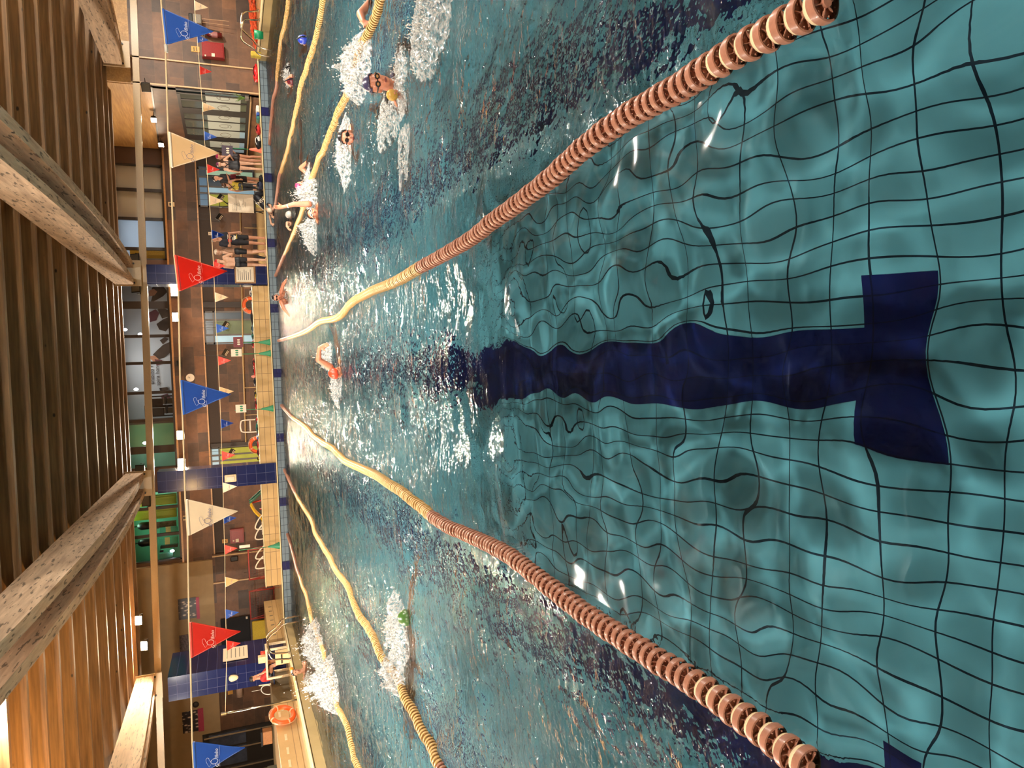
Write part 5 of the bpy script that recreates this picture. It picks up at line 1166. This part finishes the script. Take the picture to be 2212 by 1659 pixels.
mt = (hp+sh)/2; o = textmesh('shirt_lettering', 'NSV', .14, paper, t, Matrix.Translation(mt+Vector((.02,-.17,.03))) @ Matrix.Rotation(.8, 4, 'Y') @ Matrix.Translation(Vector((-.12,0,-.05))), .004)
# lifeguard in a red shirt on the grey chair
lx, ly_ = lifeguard_seat
hd_ = aY(548, 1466, ly_+.05)
S0 = Vector((lx, ly_+.1, ZD+.56)); Cn = Vector((lx+.02, ly_+.02, hd_.z-.3))
kn1, kn2 = Vector((lx+.36, ly_-.1, ZD+.52)), Vector((lx+.42, ly_+.2, ZD+.55))
t, Ms = free_person('lifeguard in a red shirt sitting behind the white table, hand to the face',
    [(S0+Vector((0,.08,0)), .115, Cn+Vector((0,.09,0)), .1), (S0-Vector((0,.08,0)), .115, Cn-Vector((0,.09,0)), .1), (Cn, .06, hd_-Vector((0,0,.06)), .05),
     (Cn+Vector((.02,-.17,.02)), .056, Cn+Vector((.26,-.2,-.14)), .042), (Cn+Vector((.26,-.2,-.14)), .042, hd_+Vector((.12,-.1,-.1)), .03), ('hand', hd_+Vector((.12,-.1,-.1)), (-.2,.1,1), (-1,.3,0)),
     (Cn+Vector((.02,.17,.02)), .056, Cn+Vector((.24,.2,-.2)), .042), (Cn+Vector((.24,.2,-.2)), .042, Cn+Vector((.42,.05,-.1)), .03), ('hand', Cn+Vector((.42,.05,-.1)), (1,-.2,.1), (0,0,-1)),
     (S0+Vector((.02,-.09,-.02)), .095, kn1, .06), (kn1, .058, (lx+.5, ly_-.16, ZD+.1), .04), (S0+Vector((.02,.09,-.02)), .095, kn2, .06), (kn2, .058, (lx+.34, ly_+.2, ZD+.1), .04),
     ((lx+.48, ly_-.16, ZD+.05), .036, (lx+.66, ly_-.2, ZD+.035), .024), ((lx+.32, ly_+.2, ZD+.05), .036, (lx+.5, ly_+.2, ZD+.035), .024)], skin_a, [(hd_, (.8,-.5,-.25), (0,0,1))])
c, M = Ms[0]; face_parts(t, c, M, 1); cap_mesh(t, c, M, hairm, 1, 'hair', -.02, 1.06, .06)
b = B()
for s in (-1,1): capsule(b, S0+Vector((0,s*.08,.05)), .13, Cn+Vector((0,s*.09,.0)), .115); capsule(b, Cn+Vector((.02,s*.16,.02)), .075, Cn+Vector((.17,s*.185,-.08 if s < 0 else -.11)), .064)
fuse('t_shirt', b, cl['red'], t, .014); b = B(); capsule(b, S0+Vector((.02,-.09,-.02)), .112, S0.lerp(kn1, .7), .086); capsule(b, S0+Vector((.02,.09,-.02)), .112, S0.lerp(kn2, .7), .086); fuse('shorts', b, suit, t, .014)

# ------------------------------------------------------------------ swimmers
def bodytail(c, back, up=(0,0,1), depth=.12, drop=.1):
    """shoulders and trunk trailing away from the neck under the surface"""
    c = Vector(c); bk = Vector(back).normalized(); sd = bk.cross(Vector((0,0,1))).normalized(); nk = c+bk*.1-Vector((0,0,drop)); r = []
    for s in (-1,1): r += [(nk+sd*.1*s+bk*.06-Vector((0,0,.03)), .1, nk+sd*.07*s+bk*.45-Vector((0,0,depth)), .1), (nk+sd*.07*s+bk*.45-Vector((0,0,depth)), .1, nk+sd*.08*s+bk*.62-Vector((0,0,depth+.05)), .11), (nk+sd*.08*s+bk*.62-Vector((0,0,depth+.05)), .09, nk+sd*.1*s+bk*1.05-Vector((0,0,depth+.1)), .055), (nk+sd*.1*s+bk*1.05-Vector((0,0,depth+.1)), .053, nk+sd*.1*s+bk*1.45-Vector((0,0,depth+.02)), .035)]
    r.append((nk, .065, c, .05)); return r, nk, sd
def arm(s, e, w, d, n, k=1): return [(s, .055, e, .044), (e, .044, w, .029), ('hand', w, d, n, k, .3)]
def swimmer(label, px, py, Y, face, up, back, cap, skin, arms=(), goggles=None, depth=.12, suit_m=None, mouth=True, lens=None, face_on=True, drop=.1):
    c = aY(px, py, Y); pc, nk, sd = bodytail(c, back, depth=depth, drop=drop)
    for a in arms: pc = pc+arm(*[a[0](c, nk, sd), a[1](c, nk, sd), a[2](c, nk, sd)], a[3], a[4])
    t, Ms = free_person(label, pc, skin, [(c, face, up)], (c.x, c.y, 0), .011); cc, M = Ms[0]
    if face_on: face_parts(t, cc, M, 1, goggles, mouth, lens)
    if cap: cap_mesh(t, cc, M, cap)
    if suit_m:
        b = B(); o = Vector((c.x, c.y, 0))
        for s in (-1,1):
            bk = Vector(back).normalized(); capsule(b, nk+sd*.095*s+bk*.1-o-Vector((0,0,.03)), .108, nk+sd*.07*s+bk*.45-o-Vector((0,0,depth)), .109); capsule(b, nk+sd*.07*s+bk*.45-o-Vector((0,0,depth)), .109, nk+sd*.08*s+bk*.62-o-Vector((0,0,depth+.05)), .118)
            tube(b, [nk+sd*.13*s+bk*.02-o+Vector((0,0,.06)), nk+sd*.1*s+bk*.1-o+Vector((0,0,.08))], .02)
        fuse('swimsuit', b, suit_m, t, .014)
    return t, c, cc, M
V3 = Vector
P_ = lambda x, y, Y: (lambda c, n, s: aY(x, y, Y))
t, c, cc, M = swimmer('swimmer in a shiny navy cap and dark-rimmed goggles, face towards the camera amid foam', 815, 179, 6.5, (-.12,-1,.12), (-.1,.1,1), (.25,1,0), CAPm['navy'], skin_c, goggles=eye_m, suit_m=mat('navy_suit', (40,38,62), .5), lens=mat('amber_lens', (176,130,80), .15), drop=.24,
    arms=[(lambda c,n,s: n+V3((-.17,.03,-.02)), lambda c,n,s: n+V3((-.26,-.2,-.2)), P_(853,200,6.3), (-.75,-.3,.15), (0,-.5,-1)), (lambda c,n,s: n+V3((.17,.03,-.02)), lambda c,n,s: n+V3((.3,-.2,-.12)), lambda c,n,s: n+V3((.12,-.45,-.14)), (-.4,-1,0), (0,0,-1))])
b = B(); ball(b, aY(847,206,6.24)-V3((c.x,c.y,0)), (.05,.03,.05), 13, None, .12); obj('hand_paddle', b, mat('amber_paddle', (206,160,70), .35), t, True)
swimmer('swimmer in dark cap, face just above water, near side of the lane rope', 752, 297, 9.0, (-.3,-1,.25), (.2,.35,1), (.3,1,0), CAPm['black'], skin_c, goggles=eye_m, arms=[(lambda c,n,s: n+V3((-.16,0,-.02)), lambda c,n,s: n+V3((-.32,-.1,-.12)), lambda c,n,s: n+V3((-.15,-.4,-.14)), (.3,-1,0), (0,0,-1))])
swimmer('swimmer in a bright pink cap with one bent arm lifted out of the water', 651, 400, 15.2, (-.5,-.3,-.9), (-.8,-.2,.4), (.95,.3,0), CAPm['pink'], skin_c, face_on=False, arms=[(P_(666,374,14.6), P_(650,363,14.6), P_(672,342,14.3), (.3,-.5,-.6), (0,-1,0))])
t, c, cc, M = swimmer('backstroke swimmer in white-rimmed goggles with one arm straight up', 677, 461, 12.7, (-.1,-.9,.5), (-.15,.6,.8), (.2,1,-.1), None, skin_c, goggles=white, arms=[(P_(668,441,12.75), P_(636,441,12.8), P_(612,447,12.85), (-.1,0,1), (0,-1,0))])
b = B(); pa, pb = aY(623.5,444.5,12.82)-V3((c.x,c.y,0)), aY(621.5,445,12.83)-V3((c.x,c.y,0)); tube(b, [pa, pb], .036, 12); obj('wristband', b, white, t, True)
cap_mesh(t, cc, M, hairm, 1, 'hair', .0, 1.04)
swimmer('swimmer in a pale grey cap beyond the lane rope, beside the raised arm', 628, 464, 18.2, (.3,-.6,-.7), (.1,-.7,.7), (-.4,1,0), CAPm['grey'], skin_b, face_on=False, arms=[(lambda c,n,s: n+V3((-.17,0,0)), P_(621,482,18.2), P_(620,489,18.0), (-.6,-.4,-.3), (0,0,-1))])
t, c, cc, M = swimmer('butterfly swimmer in a dark cap by the far wall with both arms sweeping forward', 597, 643, 20.6, (-.2,-1,-.1), (0,.1,1), (.1,1,-.35), CAPm['black'], skin_c, goggles=eye_m,
    arms=[(P_(607,632,20.6), P_(612,614,20.4), P_(622,601,20.2), (.6,-.4,-.4), (0,0,-1)), (P_(607,652,20.6), P_(613,667,20.4), P_(622,678,20.2), (-.6,-.4,-.4), (0,0,-1))])
t, c, cc, M = swimmer('front-crawl swimmer in an orange cap, bent arm over water, in the T-marked lane', 728, 806, 10.95, (-.25,-.75,-.75), (-.2,-.8,.5), (.75,1,-.02), CAPm['orange'], skin_c, face_on=False,
    arms=[(P_(713,793,11.1), P_(688,777,11.05), P_(690,752,10.9), (.3,-.3,-.7), (0,-1,0))])
t, c, cc, M = swimmer('swimmer in a green cap face down under the surface, arm reaching to the right', 884, 1336, 6.95, (-.1,-.3,-1), (.5,-.8,.1), (-1,.35,0), CAPm['green'], skin_a, face_on=False, depth=.06,
    arms=[(lambda c,n,s: n+V3((.12,-.08,.02)), lambda c,n,s: c+V3((.32,-.1,-.1)), lambda c,n,s: c+V3((.58,-.2,-.16)), (.8,-.5,-.2), (0,0,-1)), (lambda c,n,s: n+V3((-.1,.14,.05)), lambda c,n,s: n+V3((-.34,0,.06)), lambda c,n,s: n+V3((-.3,-.26,.0)), (-.2,-1,-.2), (0,0,-1))])
t, c, cc, M = swimmer('swimmer in a black and white cap standing in the water at the left pool edge', 639, 1452, 20.3, (.65,-.75,.05), (0,0,1), (-.05,.25,-1), CAPm['black'], skin_a, depth=.02, arms=[(lambda c,n,s: c+V3((.2,0,-.22)), lambda c,n,s: c+V3((.3,-.1,-.4)), lambda c,n,s: c+V3((.12,-.3,-.44)), (-.5,-1,0), (0,0,-1)), (lambda c,n,s: c+V3((-.2,0,-.22)), lambda c,n,s: c+V3((-.24,-.05,-.42)), lambda c,n,s: c+V3((-.1,-.28,-.46)), (.5,-1,0), (0,0,-1))])
b = B(); ball(b, cc+M @ V3((-.02,-.055,.1)), (.05,.03,.035), 12, M); obj('cap_panel', b, white, t, True)
def snorkel(t, base, tip, m=black):
    b = B(); a, c = V3(base), V3(tip); tube(b, smoothpath([a+V3((0,-.05,-.04)), a, (a+c)/2+V3((.0,-.03,.01)), c], 5), .013, 8); obj('snorkel', b, m, t, True)
t, c, cc, M = swimmer('snorkeller in a dark red cap with a bare shoulder showing', 632, 177, 16.5, (-.2,-.4,-.9), (-.2,-.85,.4), (.2,1,0), mat('dark_red_cap', (90,26,34), .3), skin_c, face_on=False, arms=[(lambda c,n,s: n+V3((.15,.05,.1)), lambda c,n,s: n+V3((.1,.2,.2)), lambda c,n,s: n+V3((-.05,.35,-.02)), (-.3,.3,-1), (0,-1,0))])
o = V3((c.x, c.y, 0)); snorkel(t, aY(632,170,16.3)-o, aY(614,176,16.3)-o)
t, c, cc, M = swimmer('snorkeller in a blue cap nearest the right edge of the frame', 658, 87, 13.6, (-.2,-.4,-.9), (-.2,-.85,.4), (.3,1,0), CAPm['blue'], skin_a, face_on=False); o = V3((c.x, c.y, 0)); snorkel(t, aY(660,79,13.4)-o, aY(641,84,13.4)-o)
t, c, cc, M = swimmer('snorkeller almost fully under water, only a black snorkel tip and crown showing', 630, 148, 17.2, (-.2,-.4,-.9), (-.2,-.85,.4), (.2,1,0), CAPm['black'], skin_a, face_on=False, depth=.2); o = V3((c.x, c.y, 0)); snorkel(t, aY(628,143,17)-o, aY(610,150,17)-o)
sA, eA, wA = aY(800,4,7.7)+V3((.12,.1,-.1)), aY(779,30,7.7), aY(785,48,7.55)
t, Ms = free_person('swimmer cut off by the right frame edge, only a bent forearm above the water', [(sA, .055, eA, .046), (eA, .046, wA, .03), ('hand', wA, (-.4,-.5,-.5), (0,-1,0)), (sA+V3((.1,.05,-.05)), .12, sA+V3((.55,.3,-.12)), .12)], skin_c, [(sA+V3((-.05,-.05,-.06)), (-.2,-.5,-.8), (-.8,-.5,0))], (sA.x, sA.y, 0))
cap_mesh(t, Ms[0][0], Ms[0][1], CAPm['black'])

# ------------------------------------------------------------------ splashes and foam
N = NT('white_water'); N.n.remove(N.b); df = N.new('ShaderNodeBsdfDiffuse'); df.inputs['Color'].default_value = (.55,.55,.53,1); gs = N.new('ShaderNodeBsdfGlossy'); gs.inputs['Roughness'].default_value = .12; tr = N.new('ShaderNodeBsdfTransparent')
m1 = N.new('ShaderNodeMixShader'); m1.inputs[0].default_value = .2; N.link(df.outputs[0], m1.inputs[1]); N.link(gs.outputs[0], m1.inputs[2]); m2 = N.new('ShaderNodeMixShader'); f = N.noise(N.coords(), 26, 4, .65)
N.link(N.ramp(f, [(.38,(.04,.04,.04)),(.62,(.8,.8,.8))]), m2.inputs[0]); N.link(tr.outputs[0], m2.inputs[1]); N.link(m1.outputs[0], m2.inputs[2]); N.link(m2.outputs[0], N.out.inputs['Surface']); foam = N.m
droplet = mat('droplet', (236,232,224), .1, var=0, trans=.35)
def splash(label, px, py, rx, ry, h, n=160, seed=1, lie=True, Y=None, fan=(0,0)):
    """lumpy sheet of broken water with thrown drops, at a photo point on the surface"""
    c = aZ(px, py, .0) if Y is None else aY(px, py, Y); c.z = 0; r = np.random.default_rng(seed); t = thing('splash', label, 'splash', (c.x, c.y, 0), group=None); t['kind'] = 'stuff'
    g = 44; b = B(); vs = {}
    for i in range(g+1):
        for j in range(g+1):
            u, v = i/g*2-1, j/g*2-1; d = math.hypot(u, v); f = max(0, 1-d*d)
            nz = mnoise.noise(V3((u*2.6+seed*3, v*2.6, seed)))*.5+mnoise.noise(V3((u*7+seed, v*7, 2)))*.35+mnoise.noise(V3((u*15+seed, v*15, 5)))*.3
            z = h*f*(.45+1.1*max(0, nz+.25))*(.4 if h < .06 else 1)-.015+.012*nz
            vs[i,j] = b.verts.new((u*rx+fan[0]*z, v*ry+fan[1]*z, z)) if d < 1.05+.35*nz else None
    for i in range(g):
        for j in range(g):
            q = [vs[i,j], vs[i+1,j], vs[i+1,j+1], vs[i,j+1]]
            if all(q): b.faces.new(q)
    bmesh.ops.delete(b, geom=[v for v in b.verts if not v.link_faces], context='VERTS'); obj('foam_sheet', b, foam, t, True)
    b = B()
    for k in range(int(n*1.6)):
        a = r.uniform(0, 2*PI); q = abs(r.normal(0, .5)); z = h*abs(r.normal(.35, .5))*max(.15, 1-q*.5); s = r.uniform(.0025, .007)*(.8+h*.9)
        p = V3((rx*q*math.cos(a)+fan[0]*z, ry*q*math.sin(a)+fan[1]*z, z+.01)); qq = bmesh.ops.create_icosphere(b, subdivisions=1, radius=1)
        st_ = r.uniform(1, 2.6)
        for v in qq['verts']: v.co = V3((v.co.x*s, v.co.y*s, v.co.z*s*st_))+p
    tag(obj('droplets', b, droplet, t, True), kind='stuff'); return t
for i, a in enumerate((('large foam patch at the right frame edge nearest the camera', 925, 60, .42, .62, .1, 220), ('foam behind the swimmer in the shiny navy cap', 780, 150, .38, .6, .26, 240), ('foam in front of the swimmer in the shiny navy cap', 868, 160, .34, .32, .07, 120), ('long foam trail left of the swimmer in the shiny navy cap', 838, 250, .3, .7, .06, 90), ('drifting foam patch far left of the navy-capped swimmer', 872, 345, .3, .35, .03, 40),
    ('pinkish foam left of the dark-capped swimmer near the lane rope', 745, 330, .5, .55, .12, 160), ('white splash thrown beside the raised straight arm', 680, 423, .34, .3, .34, 260), ('splash left of the backstroke swimmer', 676, 500, .42, .8, .22, 220), ('sheet of water under the bent arm of the orange-capped swimmer', 712, 772, .26, .3, .2, 160), ('foam left of the orange-capped swimmer', 728, 838, .34, .5, .1, 140), ('splash over the chest of the butterfly swimmer', 618, 640, .24, .5, .3, 150),
    ('tall white splash on the leftmost lane rope', 722, 1478, .5, .75, .5, 420), ('grey splash right of the tall white one on the leftmost lane rope', 690, 1392, .55, .9, .42, 340), ('broken water over the shoulders of the green-capped swimmer', 862, 1355, .38, .5, .16, 220), ('splash along the lane rope left of the green-capped swimmer', 862, 1452, .28, .3, .22, 120), ('foam beside the arm of the pink-capped swimmer', 668, 385, .3, .4, .1, 90), ('foam by the right pool end behind the snorkellers', 622, 165, .3, .35, .12, 120), ('ripple foam at the left frame edge by the tiled deck', 668, 1475, .25, .6, .14, 90))):
    splash(a[0], *a[1:6], n=a[6], seed=i+3)
